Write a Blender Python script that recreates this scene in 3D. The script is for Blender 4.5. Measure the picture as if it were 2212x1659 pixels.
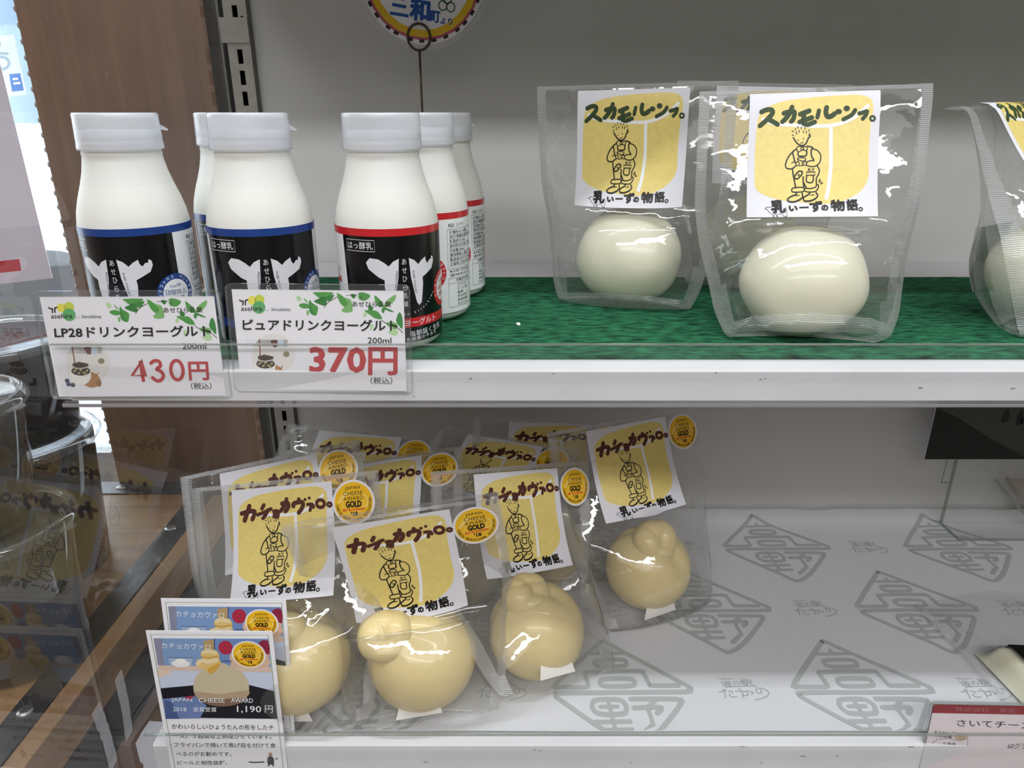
import bpy, bmesh, math, random
import numpy as np
from mathutils import Vector, Matrix, noise
from mathutils.geometry import tessellate_polygon
for _o in list(bpy.data.objects): bpy.data.objects.remove(_o)
random.seed(7)
SC = bpy.context.scene; COL = SC.collection
R = math.radians
# ---------------------------------------------------------------- camera
CZ = 1.25; FPX = 1550.0; TH = R(20.8)
cam_d = bpy.data.cameras.new('camera'); cam = bpy.data.objects.new('camera', cam_d); COL.objects.link(cam)
cam_d.sensor_width = 36.0; cam_d.lens = 36.0*FPX/2212.0; cam_d.clip_start = 0.02; cam_d.clip_end = 60
cam.location = (0, 0, CZ); cam.rotation_euler = (R(90)-TH, 0, 0)
SC.camera = cam
# ---------------------------------------------------------------- world: daylight seen through the window and the shop front
w = bpy.data.worlds.new('daylight'); SC.world = w; w.use_nodes = True
_b = w.node_tree.nodes['Background']; _b.inputs[0].default_value = (0.86, 0.93, 1.0, 1); _b.inputs[1].default_value = 4.5
# ---------------------------------------------------------------- ceiling tubes and one added fill lamp
def area_lamp(name, x, y, z, lx, ly, watts, rx=0.0, col=(1, .97, .93)):
    d = bpy.data.lights.new(name, 'AREA'); d.shape = 'RECTANGLE'; d.size = lx; d.size_y = ly; d.energy = watts; d.color = col
    o = bpy.data.objects.new(name, d); COL.objects.link(o); o.location = (x, y, z); o.rotation_euler = (rx, 0, 0); return o
area_lamp('ceiling_tube_or_fill', 0.2, 0.01, 2.55, 2.8, 0.05, 18.5, 0.0, (.90, .96, 1.0))
area_lamp('ceiling_tube_or_fill', 0.2, -1.41, 2.55, 2.8, 0.26, 32.0, R(16), (.955, .975, 1.0))
area_lamp('ceiling_tube_or_fill', 0.0, -2.20, 2.55, 2.8, 0.9, 9.0, R(25), (1.0, .96, .92))  # added fill lamp, no tube known there; lifts the lower wall
SC.view_settings.view_transform = 'Standard'; SC.view_settings.look = 'None'
SC.view_settings.exposure = 0.28; SC.view_settings.gamma = 1.0; SC.view_settings.use_curve_mapping = False
SC.cycles.transparent_max_bounces = 48; SC.cycles.max_bounces = 10; SC.cycles.sample_clamp_indirect = 6.0
# ---------------------------------------------------------------- place constants
ZU = CZ-0.128; ZL = CZ-0.397; YW = 0.662; YF = 0.362
def ray(px, py):
    a = (px-1106)/FPX; b = (829.5-py)/FPX
    return Vector((a, math.cos(TH)+b*math.sin(TH), -math.sin(TH)+b*math.cos(TH)))
def at_y(px, py, y): d = ray(px, py); return Vector((0, 0, CZ))+d*(y/d.y)
def at_z(px, py, z): d = ray(px, py); return Vector((0, 0, CZ))+d*((z-CZ)/d.z)
# ================================================================ materials
def lin(h):
    h = h.lstrip('#'); h = h if len(h) == 6 else ''.join(q+q for q in h); c = [int(h[i:i+2], 16)/255 for i in (0, 2, 4)]
    return tuple(x/12.92 if x <= .04045 else ((x+.055)/1.055)**2.4 for x in c)+(1,)
MATS = {}
def newmat(name):
    m = bpy.data.materials.new(name); m.use_nodes = True; nt = m.node_tree
    return m, nt, nt.nodes['Principled BSDF'], nt.nodes['Material Output']
def pbr(name, col, rough=.5, spec=.5, metal=0, var=0, vscale=40, stretch=(1, 1, 1), bump=0, bscale=200, sss=0, coat=0):
    """Plain surface with optional noise mottling and noise bump, in object coordinates."""
    if name in MATS: return MATS[name]
    m, nt, p, out = newmat(name); N = nt.nodes; L = nt.links
    c = lin(col) if isinstance(col, str) else tuple(col)+(1,)
    p.inputs['Base Color'].default_value = c; p.inputs['Roughness'].default_value = rough
    p.inputs['Specular IOR Level'].default_value = spec; p.inputs['Metallic'].default_value = metal
    p.inputs['Coat Weight'].default_value = coat; p.inputs['Coat Roughness'].default_value = .08
    if sss:
        p.inputs['Subsurface Weight'].default_value = sss; p.inputs['Subsurface Radius'].default_value = (1, .7, .4); p.inputs['Subsurface Scale'].default_value = .006
    if var or bump:
        tc = N.new('ShaderNodeTexCoord'); mp = N.new('ShaderNodeMapping'); mp.inputs['Scale'].default_value = stretch; L.new(tc.outputs['Object'], mp.inputs[0])
    if var:
        n = N.new('ShaderNodeTexNoise'); n.inputs['Scale'].default_value = vscale; n.inputs['Detail'].default_value = 5; L.new(mp.outputs[0], n.inputs[0])
        r = N.new('ShaderNodeMix'); r.data_type = 'RGBA'
        mr = N.new('ShaderNodeMapRange'); mr.inputs[1].default_value = .3; mr.inputs[2].default_value = .7; L.new(n.outputs[0], mr.inputs[0]); L.new(mr.outputs[0], r.inputs[0])
        r.inputs[6].default_value = tuple(x*(1-var) for x in c[:3])+(1,); r.inputs[7].default_value = tuple(min(1, x*(1+var)) for x in c[:3])+(1,)
        L.new(r.outputs[2], p.inputs['Base Color'])
    if bump:
        n2 = N.new('ShaderNodeTexNoise'); n2.inputs['Scale'].default_value = bscale; n2.inputs['Detail'].default_value = 6; L.new(mp.outputs[0], n2.inputs[0])
        b = N.new('ShaderNodeBump'); b.inputs['Strength'].default_value = bump; b.inputs['Distance'].default_value = .001; L.new(n2.outputs[0], b.inputs['Height']); L.new(b.outputs[0], p.inputs['Normal'])
    MATS[name] = m; return m
def ink(h, rough=.42, spec=.4): return pbr('ink_'+h.lstrip('#')+('_g' if rough < .3 else ''), h, rough, spec)
def clear(name, tint=(1, 1, 1), f0=.07, rough=.03, haze=.05, hazecol=(.9, .9, .92), bump=0, bscale=80, bst=(1, 1, 1), rib=0, fpow=5):
    """Thin clear plastic: passes light straight through, mirrors more at grazing angles, a little milky."""
    if name in MATS: return MATS[name]
    m, nt, p, out = newmat(name); N = nt.nodes; L = nt.links; N.remove(p)
    tr = N.new('ShaderNodeBsdfTransparent'); tr.inputs[0].default_value = tint+(1,)
    gl = N.new('ShaderNodeBsdfGlossy'); gl.inputs['Roughness'].default_value = rough
    df = N.new('ShaderNodeBsdfDiffuse'); df.inputs[0].default_value = hazecol+(1,)
    tl = N.new('ShaderNodeBsdfTranslucent'); tl.inputs[0].default_value = hazecol+(1,)
    dh = N.new('ShaderNodeMixShader'); dh.inputs[0].default_value = .4; L.new(df.outputs[0], dh.inputs[1]); L.new(tl.outputs[0], dh.inputs[2])
    hz = N.new('ShaderNodeMixShader'); hz.inputs[0].default_value = haze; L.new(tr.outputs[0], hz.inputs[1]); L.new(dh.outputs[0], hz.inputs[2])
    lw = N.new('ShaderNodeLayerWeight'); lw.inputs[0].default_value = .5
    pw = N.new('ShaderNodeMath'); pw.operation = 'POWER'; pw.inputs[1].default_value = fpow; L.new(lw.outputs['Facing'], pw.inputs[0])
    mr = N.new('ShaderNodeMapRange'); mr.inputs[3].default_value = f0; mr.inputs[4].default_value = .95; L.new(pw.outputs[0], mr.inputs[0])
    mx = N.new('ShaderNodeMixShader'); L.new(mr.outputs[0], mx.inputs[0]); L.new(hz.outputs[0], mx.inputs[1]); L.new(gl.outputs[0], mx.inputs[2])
    L.new(mx.outputs[0], out.inputs[0])
    if bump or rib:
        tc = N.new('ShaderNodeTexCoord'); mp = N.new('ShaderNodeMapping'); mp.inputs['Scale'].default_value = bst; L.new(tc.outputs['Object'], mp.inputs[0])
        if rib:
            t = N.new('ShaderNodeTexWave'); t.bands_direction = 'Z'; t.inputs['Scale'].default_value = rib; t.inputs['Distortion'].default_value = .5
        else:
            t = N.new('ShaderNodeTexNoise'); t.inputs['Scale'].default_value = bscale; t.inputs['Detail'].default_value = 3
        L.new(mp.outputs[0], t.inputs[0])
        b = N.new('ShaderNodeBump'); b.inputs['Strength'].default_value = bump or .5; b.inputs['Distance'].default_value = .002
        L.new(t.outputs[1 if rib else 0], b.inputs['Height'])
        for s in (gl, df): L.new(b.outputs[0], s.inputs['Normal'])
    MATS[name] = m; return m
def wood(name, c1, c2, scale, stretch, rough=.5, coat=0):
    if name in MATS: return MATS[name]
    m, nt, p, out = newmat(name); N = nt.nodes; L = nt.links
    tc = N.new('ShaderNodeTexCoord'); mp = N.new('ShaderNodeMapping'); mp.inputs['Scale'].default_value = stretch; L.new(tc.outputs['Object'], mp.inputs[0])
    n = N.new('ShaderNodeTexNoise'); n.inputs['Scale'].default_value = scale; n.inputs['Detail'].default_value = 8; n.inputs['Distortion'].default_value = .6; L.new(mp.outputs[0], n.inputs[0])
    n2 = N.new('ShaderNodeTexNoise'); n2.inputs['Scale'].default_value = 9; n2.inputs['Detail'].default_value = 3; L.new(tc.outputs['Object'], n2.inputs[0])
    mm = N.new('ShaderNodeMath'); mm.operation = 'MULTIPLY_ADD'; mm.inputs[1].default_value = .45; L.new(n2.outputs[0], mm.inputs[0]); L.new(n.outputs[0], mm.inputs[2])
    r = N.new('ShaderNodeValToRGB'); r.color_ramp.elements[0].position = .45; r.color_ramp.elements[1].position = .95
    r.color_ramp.elements[0].color = lin(c1); r.color_ramp.elements[1].color = lin(c2); L.new(mm.outputs[0], r.inputs[0]); L.new(r.outputs[0], p.inputs['Base Color'])
    p.inputs['Roughness'].default_value = rough; p.inputs['Coat Weight'].default_value = coat
    MATS[name] = m; return m
M_STEEL = pbr('white_painted_steel', '#d6d3d6', .35, .4, var=.04, vscale=30)
M_WALL = pbr('grey_white_panel', '#d6d5d3', .45, .4, var=.03, vscale=6)
M_POST = pbr('post_paint', '#b9b4ae', .45, .4, var=.08, vscale=120)
M_DARK = pbr('dark_void', '#1c1b19', .8, .2)
M_SLOT = pbr('slot_black', '#060606', .9, .1)
M_RAIL = clear('rail_clear', (.985, .99, .99), .035, .05, .045)
M_ACRYL = clear('acrylic_clear', (.985, .99, .985), .06, .015, .02)
M_EDGE = clear('acrylic_edge', (.62, .66, .62), .12, .1, .25, (.75, .78, .76))
M_PANEL = clear('acrylic_partition', (.90, .905, .90), .05, .015, .012, fpow=3.8)
M_FILM = clear('pouch_film', (.972, .972, .968), .08, .045, .058, (.88, .88, .87), bump=.34, bscale=48)
M_SEAL_GLINT = clear('pouch_seal_glint', (.94, .94, .94), .10, .20, .30, (.95, .95, .96), rib=300, bump=.5)  # heat seals, and the highlight painted along the pouch tops
M_PAPER = pbr('label_paper', '#e0dee4', .55, .3)
M_CHEESE = pbr('ripened_cheese', '#e2cd96', .38, .45, var=.05, vscale=22, sss=.35, coat=.25)
M_CHEESE2 = pbr('fresh_cheese', '#e8e4cd', .38, .45, var=.03, vscale=22, sss=.35, coat=.25)
# ================================================================ objects
def link(name, me, mats, parent=None, smooth=False):
    o = bpy.data.objects.new(name, me)
    for m in mats: me.materials.append(m)
    COL.objects.link(o)
    if parent is not None: o.parent = parent
    if smooth:
        for p in me.polygons: p.use_smooth = True
    return o
def fin(name, bm, mats, parent=None, smooth=False, bevel=0, norm=True):
    if norm: bmesh.ops.recalc_face_normals(bm, faces=bm.faces[:])
    me = bpy.data.meshes.new(name); bm.to_mesh(me); bm.free()
    o = link(name, me, mats if isinstance(mats, (list, tuple)) else [mats], parent, smooth)
    if bevel:
        b = o.modifiers.new('bevel', 'BEVEL'); b.width = bevel; b.segments = 2; b.limit_method = 'ANGLE'
    return o
def tag(o, label=None, cat=None, group=None, kind=None):
    if label: o['label'] = label
    if cat: o['category'] = cat
    if group: o['group'] = group
    if kind: o['kind'] = kind
    return o
def empty(name, loc=(0, 0, 0), rz=0.0, label=None, cat=None, group=None):
    o = bpy.data.objects.new(name, None); o.empty_display_size = .02; COL.objects.link(o); o.location = loc; o.rotation_euler = (0, 0, rz)
    return tag(o, label, cat, group)
def box(bm, x0, x1, y0, y1, z0, z1, mi=0):
    v = [bm.verts.new(p) for p in ((x0,y0,z0),(x1,y0,z0),(x1,y1,z0),(x0,y1,z0),(x0,y0,z1),(x1,y0,z1),(x1,y1,z1),(x0,y1,z1))]
    for f in ((3,2,1,0),(4,5,6,7),(0,1,5,4),(1,2,6,5),(2,3,7,6),(3,0,4,7)):
        bm.faces.new([v[i] for i in f]).material_index = mi
def boxo(name, b, mats, parent=None, bevel=0):
    bm = bmesh.new(); box(bm, *b); return fin(name, bm, mats, parent, bevel=bevel)
def lathe(bm, prof, n=48, c=(0, 0, 0), mi=0, cap0=True, cap1=True):
    rings = [[bm.verts.new((c[0]+r*math.cos(2*math.pi*k/n), c[1]+r*math.sin(2*math.pi*k/n), c[2]+z)) for k in range(n)] for r, z in prof]
    for a, b in zip(rings, rings[1:]):
        for k in range(n): bm.faces.new((a[k], a[(k+1) % n], b[(k+1) % n], b[k])).material_index = mi
    if cap0: bm.faces.new(rings[0][::-1]).material_index = mi
    if cap1: bm.faces.new(rings[-1]).material_index = mi
def wire(bm, pts, r, n=10, closed=False, mi=0):
    P = [Vector(p) for p in pts]; rings = []; up = Vector((.13, .31, .94))
    for i, p in enumerate(P):
        a = P[i-1] if (i or closed) else p; b = P[(i+1) % len(P)] if (i < len(P)-1 or closed) else p
        t = (b-a).normalized(); s = t.cross(up).normalized(); q = s.cross(t)
        rings.append([bm.verts.new(p+(s*math.cos(2*math.pi*k/n)+q*math.sin(2*math.pi*k/n))*r) for k in range(n)])
    m = len(rings)
    for i in range(m if closed else m-1):
        A, B = rings[i], rings[(i+1) % m]
        for k in range(n): bm.faces.new((A[k], A[(k+1) % n], B[(k+1) % n], B[k])).material_index = mi
    if not closed: bm.faces.new(rings[0][::-1]).material_index = mi; bm.faces.new(rings[-1]).material_index = mi
# ================================================================ printed art: flat coloured shapes laid on a real sheet
def cr(pts, n=5, closed=False):
    P = [Vector((p[0], p[1])) for p in pts]
    if len(P) < 3: return P
    out = []; m = len(P)
    for i in range(m if closed else m-1):
        p0 = P[i-1] if (i or closed) else P[0]; p1 = P[i]; p2 = P[(i+1) % m]; p3 = P[(i+2) % m] if (closed or i+2 < m) else P[-1]
        for k in range(n):
            t = k/n
            out.append(.5*((2*p1)+(p2-p0)*t+(2*p0-5*p1+4*p2-p3)*t*t+(3*p1-p0-3*p2+p3)*t**3))
    if not closed: out.append(P[-1])
    return out
def homog(src, dst):
    """projective map taking the four points SRC to DST, as a function of (x, y)"""
    A = []; b = []
    for (x, y), (u, v) in zip(src, dst):
        A += [[x, y, 1, 0, 0, 0, -u*x, -u*y], [0, 0, 0, x, y, 1, -v*x, -v*y]]; b += [u, v]
    h = np.linalg.solve(np.array(A, float), np.array(b, float))
    def f(x, y):
        d = h[6]*x+h[7]*y+1; return ((h[0]*x+h[1]*y+h[2])/d, (h[3]*x+h[4]*y+h[5])/d)
    return f
GLY = {}
def glyphs(s, bold=0, space=1.0, shear=0.0):
    k = (s, bold, space, shear)
    if k in GLY: return GLY[k]
    c = bpy.data.curves.new('g', 'FONT'); c.body = s; c.size = 1; c.resolution_u = 2; c.offset = bold; c.space_character = space; c.shear = shear
    o = bpy.data.objects.new('g', c); COL.objects.link(o); dg = bpy.context.evaluated_depsgraph_get(); e = o.evaluated_get(dg); m = e.to_mesh()
    V = [(v.co.x, v.co.y) for v in m.vertices]; Fc = [tuple(p.vertices) for p in m.polygons]; e.to_mesh_clear()
    bpy.data.objects.remove(o); bpy.data.curves.remove(c)
    xs = [v[0] for v in V] or [0, 1]; ys = [v[1] for v in V] or [0, 1]
    GLY[k] = (V, Fc, (min(xs), max(xs), min(ys), max(ys))); return GLY[k]
class Art:
    """f maps design coordinates to sheet millimetres (x right, y up)."""
    def __init__(s, f=None): s.it = []; s.f = f or (lambda x, y: (x, y))
    def add(s, V, F, m, L): s.it.append(([s.f(x, y) for x, y in V], F, m, L))
    def poly(s, pts, m, L=1, smooth=0):
        P = cr(pts, smooth, True) if smooth else [Vector((p[0], p[1])) for p in pts]
        T = tessellate_polygon([[Vector((p.x, p.y, 0)) for p in P]])
        s.add([(p.x, p.y) for p in P], [tuple(t) for t in T], m, L)
    def rect(s, x0, y0, x1, y1, m, L=1): s.add([(x0, y0), (x1, y0), (x1, y1), (x0, y1)], [(0, 1, 2, 3)], m, L)
    def ell(s, cx, cy, rx, ry, m, L=1, n=28, rot=0):
        c, q = math.cos(rot), math.sin(rot)
        P = [(rx*math.cos(2*math.pi*k/n), ry*math.sin(2*math.pi*k/n)) for k in range(n)]
        s.add([(cx+x*c-y*q, cy+x*q+y*c) for x, y in P], [tuple(range(n))], m, L)
    def stroke(s, pts, wd, m, L=2, smooth=5, closed=False, cap=True):
        P = cr(pts, smooth, closed) if smooth and len(pts) > 2 else [Vector((p[0], p[1])) for p in pts]
        if len(P) < 2: return
        V = []; F = []; n = len(P)
        for i, p in enumerate(P):
            a = P[i-1] if (i or closed) else p; b = P[(i+1) % n] if (i < n-1 or closed) else p
            t = b-a
            t = t.normalized() if t.length > 1e-9 else Vector((1, 0))
            q = Vector((-t.y, t.x))*(wd/2); V += [(p.x+q.x, p.y+q.y), (p.x-q.x, p.y-q.y)]
        for i in range(n if closed else n-1):
            j = (i+1) % n; F.append((2*i, 2*i+1, 2*j+1, 2*j))
        s.add(V, F, m, L)
        if cap and not closed:
            for i, p in enumerate((P[0], P[-1])): s.ell(p.x, p.y, wd/2, wd/2, m, L+.04*(i+1), 10)
    def ring(s, cx, cy, rx, ry, wd, m, L=2): s.stroke([(cx+rx*math.cos(k*math.pi/12), cy+ry*math.sin(k*math.pi/12)) for k in range(24)], wd, m, L, 0, True)
    def text(s, t, x0, y0, x1, y1, m, L=3, bold=0, space=1.0, rot=0.0, shear=0.0):
        fat = bold if bold > .014 else 0; bold = min(bold, .006)
        """fit the text's outline box into x0..x1, with its foot at y0 and its head at y1 (y may run downwards)"""
        V, F, (a, b, c, d) = glyphs(t, bold, space, shear)
        sx = (x1-x0)/max(1e-6, b-a); sy = (y1-y0)/max(1e-6, d-c); cx, cy = (x0+x1)/2, (y0+y1)/2
        W = []
        for x, y in V:
            X, Y = x0+(x-a)*sx-cx, y0+(y-c)*sy-cy
            if rot: X, Y = X*math.cos(rot)-Y*math.sin(rot), X*math.sin(rot)+Y*math.cos(rot)
            W.append((cx+X, cy+Y))
        s.add(W, F, m, L)
        if fat:      # heavier weight: the same outline again, nudged round a small circle
            k = fat*.9*abs(y1-y0)/max(.5, d-c)
            for i in range(8): s.add([(x+k*math.cos(i*.785), y+k*math.sin(i*.785)) for x, y in W], F, m, L+.05*(i+1))
    def line(s, t, x0, y0, h, m, L=3, bold=0, flip=1, w=None, space=1.0):
        """left-set line of text, em size h, baseline y0"""
        V, F, (a, b, c, d) = glyphs(t, bold, space); k = h if w is None else w/max(1e-6, b-a)
        s.add([(x0+(x-a)*k, y0+y*h*flip) for x, y in V], F, m, L)
    def arc(s, t, cx, cy, r, a0, a1, h, m, L=3, bold=0, inward=False, yd=1):
        n = len(t)
        for i, ch in enumerate(t):
            if ch == ' ': continue
            an = a0+(a1-a0)*(i/(n-1) if n > 1 else .5); V, F, (a, b, c, d) = glyphs(ch, bold)
            o = []
            for x, y in V:
                X = (x-(a+b)/2)*h; Y = (y-.37)*h
                ex, ey = math.cos(an), math.sin(an)
                if inward: tx, ty, rx, ry = -ey, ex, -ex, -ey      # feet outwards, reading anticlockwise along the foot of a circle
                else: tx, ty, rx, ry = ey, -ex, ex, ey
                o.append((cx+r*ex+X*tx+Y*rx, cy+yd*(r*ey+X*ty+Y*ry)))
            s.add(o, F, m, L)
    def build(s, name, P, parent=None, cell=None, eps=.00006, smooth=False):
        """P(x, y, h) puts sheet millimetres into space, h metres off the sheet"""
        mats = []; bm = bmesh.new()
        for V, F, m, L in s.it:
            if m not in mats: mats.append(m)
            mi = mats.index(m); vs = [bm.verts.new((x, y, L)) for x, y in V]
            for f in F:
                try: bm.faces.new([vs[i] for i in f]).material_index = mi
                except ValueError: pass
        if cell:
            xs = [v.co.x for v in bm.verts]; ys = [v.co.y for v in bm.verts]
            for ax, lo, hi in ((0, min(xs), max(xs)), (1, min(ys), max(ys))):
                k = math.floor(lo/cell)+1
                while k*cell < hi:
                    co = [0, 0, 0]; no = [0, 0, 0]; co[ax] = k*cell; no[ax] = 1
                    bmesh.ops.bisect_plane(bm, geom=bm.verts[:]+bm.edges[:]+bm.faces[:], dist=1e-5, plane_co=co, plane_no=no); k += 1
        for v in bm.verts: v.co = P(v.co.x, v.co.y, v.co.z*eps)
        return fin(name, bm, mats, parent, smooth, norm=False)
    def sub(s, f):
        """draw into this art through another map"""
        a = Art(lambda x, y: s.f(*f(x, y))); a.it = s.it; return a
# ================================================================ printed designs
K_ = ink('#17130f'); WH = pbr('print_white', '#f1eff0', .5, .3); YEL = pbr('label_gold', '#e6cf7c', .4, .45, var=.05, vscale=300); GRN = pbr('brush_green', '#38482c', .5, .3, var=.25, vscale=900)
BRN = pbr('brush_brown', '#552d24', .5, .3, var=.15, vscale=700)
def label_art(kind, W=.073, H=.071):
    """dairy label; sheet coordinates in metres, origin in the middle"""
    h = homog([(150, 70), (1805, 70), (1675, 1605), (88, 1572)], [(-W/2, H/2), (W/2, H/2), (W/2, -H/2), (-W/2, -H/2)])
    A = Art(); A.rect(-W/2, -H/2, W/2, H/2, M_PAPER, 0)
    a = A.sub(h)
    a.poly([(245,380),(300,290),(400,230),(560,180),(800,150),(1100,130),(1400,122),(1560,130),(1650,165),(1690,215),(1697,300),(1680,400),(1655,520),(1635,700),(1615,900),(1610,1050),(1590,1150),(1540,1240),(1450,1320),(1330,1380),(1200,1420),(1050,1435),(900,1430),(700,1405),(520,1380),(380,1340),(270,1290),(215,1240),(198,1180),(200,1000),(205,800),(215,650),(228,500)], YEL, 1, 3)
    a.stroke([(310,385),(380,425),(520,455),(750,475),(950,490),(1150,490),(1300,460),(1450,400),(1560,320),(1630,265)], 44, WH, 2)
    a.stroke([(1158,510),(1150,700),(1140,950),(1110,1150),(1080,1280),(1045,1385)], 46, WH, 2, cap=False)
    if kind == 'green':
        g = lambda p, w=58: a.stroke(p, w, GRN, 3, 4)
        g([(290,300),(360,275),(425,285),(420,330),(350,400),(270,465)]); g([(375,390),(440,425),(490,455)])
        g([(570,325),(640,310),(700,310),(700,350),(685,400),(660,425)]); g([(675,255),(640,330),(590,390),(550,425)])
        g([(775,342),(890,305)]); g([(825,330),(815,400),(800,435),(860,470),(955,440)]); g([(765,435),(920,385)])
        g([(1012,305),(990,385)], 52); g([(1110,272),(1098,330),(1115,378),(1160,378),(1205,350)], 60)
        a.ell(1258,325,42,32,GRN,3); a.ell(1362,290,40,34,GRN,3); g([(1468,312),(1420,370),(1315,420)], 50)
        g([(1515,355),(1600,335),(1618,320),(1605,370),(1560,420)], 48); a.ring(1683,418,30,27,26,GRN,3)
    else:
        Wd = homog([(90,272),(1510,125),(1555,1480),(205,1525)], [(-W/2, H/2), (W/2, H/2), (W/2, -H/2), (-W/2, -H/2)])
        c = A.sub(Wd); g = lambda p, w=56: c.stroke(p, w, BRN, 3, 4)
        g([(245,552),(330,530),(415,522),(418,560),(395,620)]); g([(345,462),(330,520),(300,600),(290,635)], 60)
        g([(545,445),(520,490)], 50); g([(465,565),(550,535),(645,492)], 46); g([(605,505),(570,570),(540,605)], 50)
        g([(685,522),(740,522),(738,585),(695,582)], 50); g([(690,555),(735,555)], 40)
        g([(795,425),(870,415),(888,450),(870,490),(845,520)]); g([(858,368),(840,430),(780,515)], 52)
        g([(1030,368),(1030,395)], 52); g([(955,455),(965,420),(1075,402),(1090,440),(1065,495),(1030,535)]); c.ell(1120,370,22,20,BRN,3); c.ell(1180,350,22,20,BRN,3)
        g([(1155,432),(1225,432),(1240,465)], 44); g([(1203,460),(1190,505)], 44)
        c.ring(1340,420,56,48,46,BRN,3); c.ring(1468,430,28,24,34,BRN,3)
    boy(a); name_line(a); return A
def boy(a, w=15):
    s = lambda *p, k=w, cl=False: a.stroke(p, k*1.2, K_, 3, 4, cl)
    for p in ([(740,490),(748,510)],[(785,498),(787,520)],[(828,502),(832,524)],[(868,478),(870,494)],[(800,470),(803,482)],[(705,517),(720,527)],[(668,544),(688,549)],[(757,538),(758,562)],[(720,553),(727,584)],[(810,543),(812,568)],[(848,548),(846,574)],[(885,533),(880,552)],[(672,590),(690,600)],[(678,622),(692,630)],[(893,577),(887,590)]): a.stroke(p, 11, K_, 3, 0)
    s((690,635),(710,670),(740,705),(775,722),(810,722),(840,700),(860,665),(872,632),(886,626),(895,606),(880,597))
    a.ell(743,658,9,7,K_,3,10); a.ell(810,641,9,7,K_,3,10); s((772,692),(792,695),(805,682), k=8)
    s((785,722),(780,738), k=9)
    s((725,745),(775,735),(830,740),(855,735),(850,780),(825,787),(800,772),(780,785),(737,800), cl=True, k=10); a.ring(793,765,19,19,10,K_,3)
    s((855,735),(890,742),(925,755)); s((725,765),(675,795),(680,850),(695,920),(705,940)); s((740,805),(740,848),(790,856),(840,845),(845,785)); s((922,755),(903,790),(905,860),(925,895),(930,915))
    s((690,785),(640,830),(600,890),(578,950),(585,990),(620,1005),(665,1000),(710,965), k=14); s((655,935),(685,918), k=9)
    s((915,770),(970,785),(1010,830),(1018,880),(1000,940),(950,980),(890,985),(840,965),(845,930),(880,915),(922,912), k=12)
    s((730,880),(765,872),(825,880),(825,903),(785,915),(730,890), cl=True, k=9); s((730,890),(738,930), k=9); s((825,905),(832,925), k=9); s((785,915),(787,965), k=9)
    a.ring(728,945,21,24,10,K_,3); a.ring(820,945,19,24,10,K_,3); s((745,970),(795,970), k=8)
    s((662,1005),(668,1080),(680,1160),(690,1228), k=14); s((790,1105),(786,1170),(790,1225), k=14); s((790,1175),(822,1245), k=14); s((970,980),(992,1030),(980,1080),(950,1130),(945,1200), k=13)
    s((682,1105),(735,1040),(780,1045),(770,1080),(715,1130), cl=True); a.ring(735,1082,9,9,9,K_,3)
    a.stroke([(830,1050),(940,1052),(935,1090),(828,1088)], 13, K_, 3, 0, True); s((835,1090),(825,1160),(870,1180),(905,1165),(915,1095), k=13)
    a.text('乳ず', 850, 1040, 935, 1005, K_, 3, .02)
    s((975,1160),(1003,1150), k=8); s((990,1138),(980,1178),(1012,1172), k=8); s((998,1196),(1020,1190), k=11)
    s((650,1240),(640,1268),(660,1286),(770,1285),(790,1262),(783,1234),(705,1232), cl=True, k=12); s((800,1245),(812,1285),(920,1288),(960,1250),(970,1215),(950,1203),(930,1235),(860,1250), cl=True, k=12)
    s((690,1292),(690,1315),(625,1338),(582,1370),(596,1393),(660,1400),(730,1375),(765,1345),(765,1303)); s((600,1398),(660,1402),(735,1378), k=16)
    s((850,1297),(850,1315),(790,1345),(772,1373),(790,1393),(850,1395),(920,1370),(950,1335),(935,1303)); s((785,1398),(850,1398),(915,1376), k=16)
    s((685,1330),(730,1325), k=8); s((865,1330),(910,1325), k=8)
def name_line(a):
    for ch, x0, y0, x1, y1, b in (('乳',385,1525,545,1378,.055),('い',595,1506,690,1450,.09),('ー',718,1478,825,1462,.07),('ず',845,1522,993,1404,.06),('の',983,1512,1060,1450,.08),('物',1098,1522,1264,1394,.05),('語',1292,1520,1428,1392,.038)):
        a.text(ch, x0, y0, x1, y1, K_, 3, b)
    a.ring(1460,1510,22,18,14,K_,3)
    a.stroke([(305,1475),(330,1455),(385,1458)], 6, K_, 2); a.stroke([(305,1475),(332,1480),(350,1510),(388,1545),(400,1577),(412,1577),(408,1550),(432,1545),(440,1578),(450,1578),(443,1546),(500,1540),(515,1555),(525,1580),(537,1580),(540,1560),(548,1583),(558,1583),(562,1500),(548,1462)], 6, K_, 2, 2)
MED_Y = pbr('sticker_gold', '#f2bd1c', .3, .5); MED_O = pbr('sticker_amber', '#e29a0c', .3, .5); RED_ = ink('#d8431f')
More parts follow.
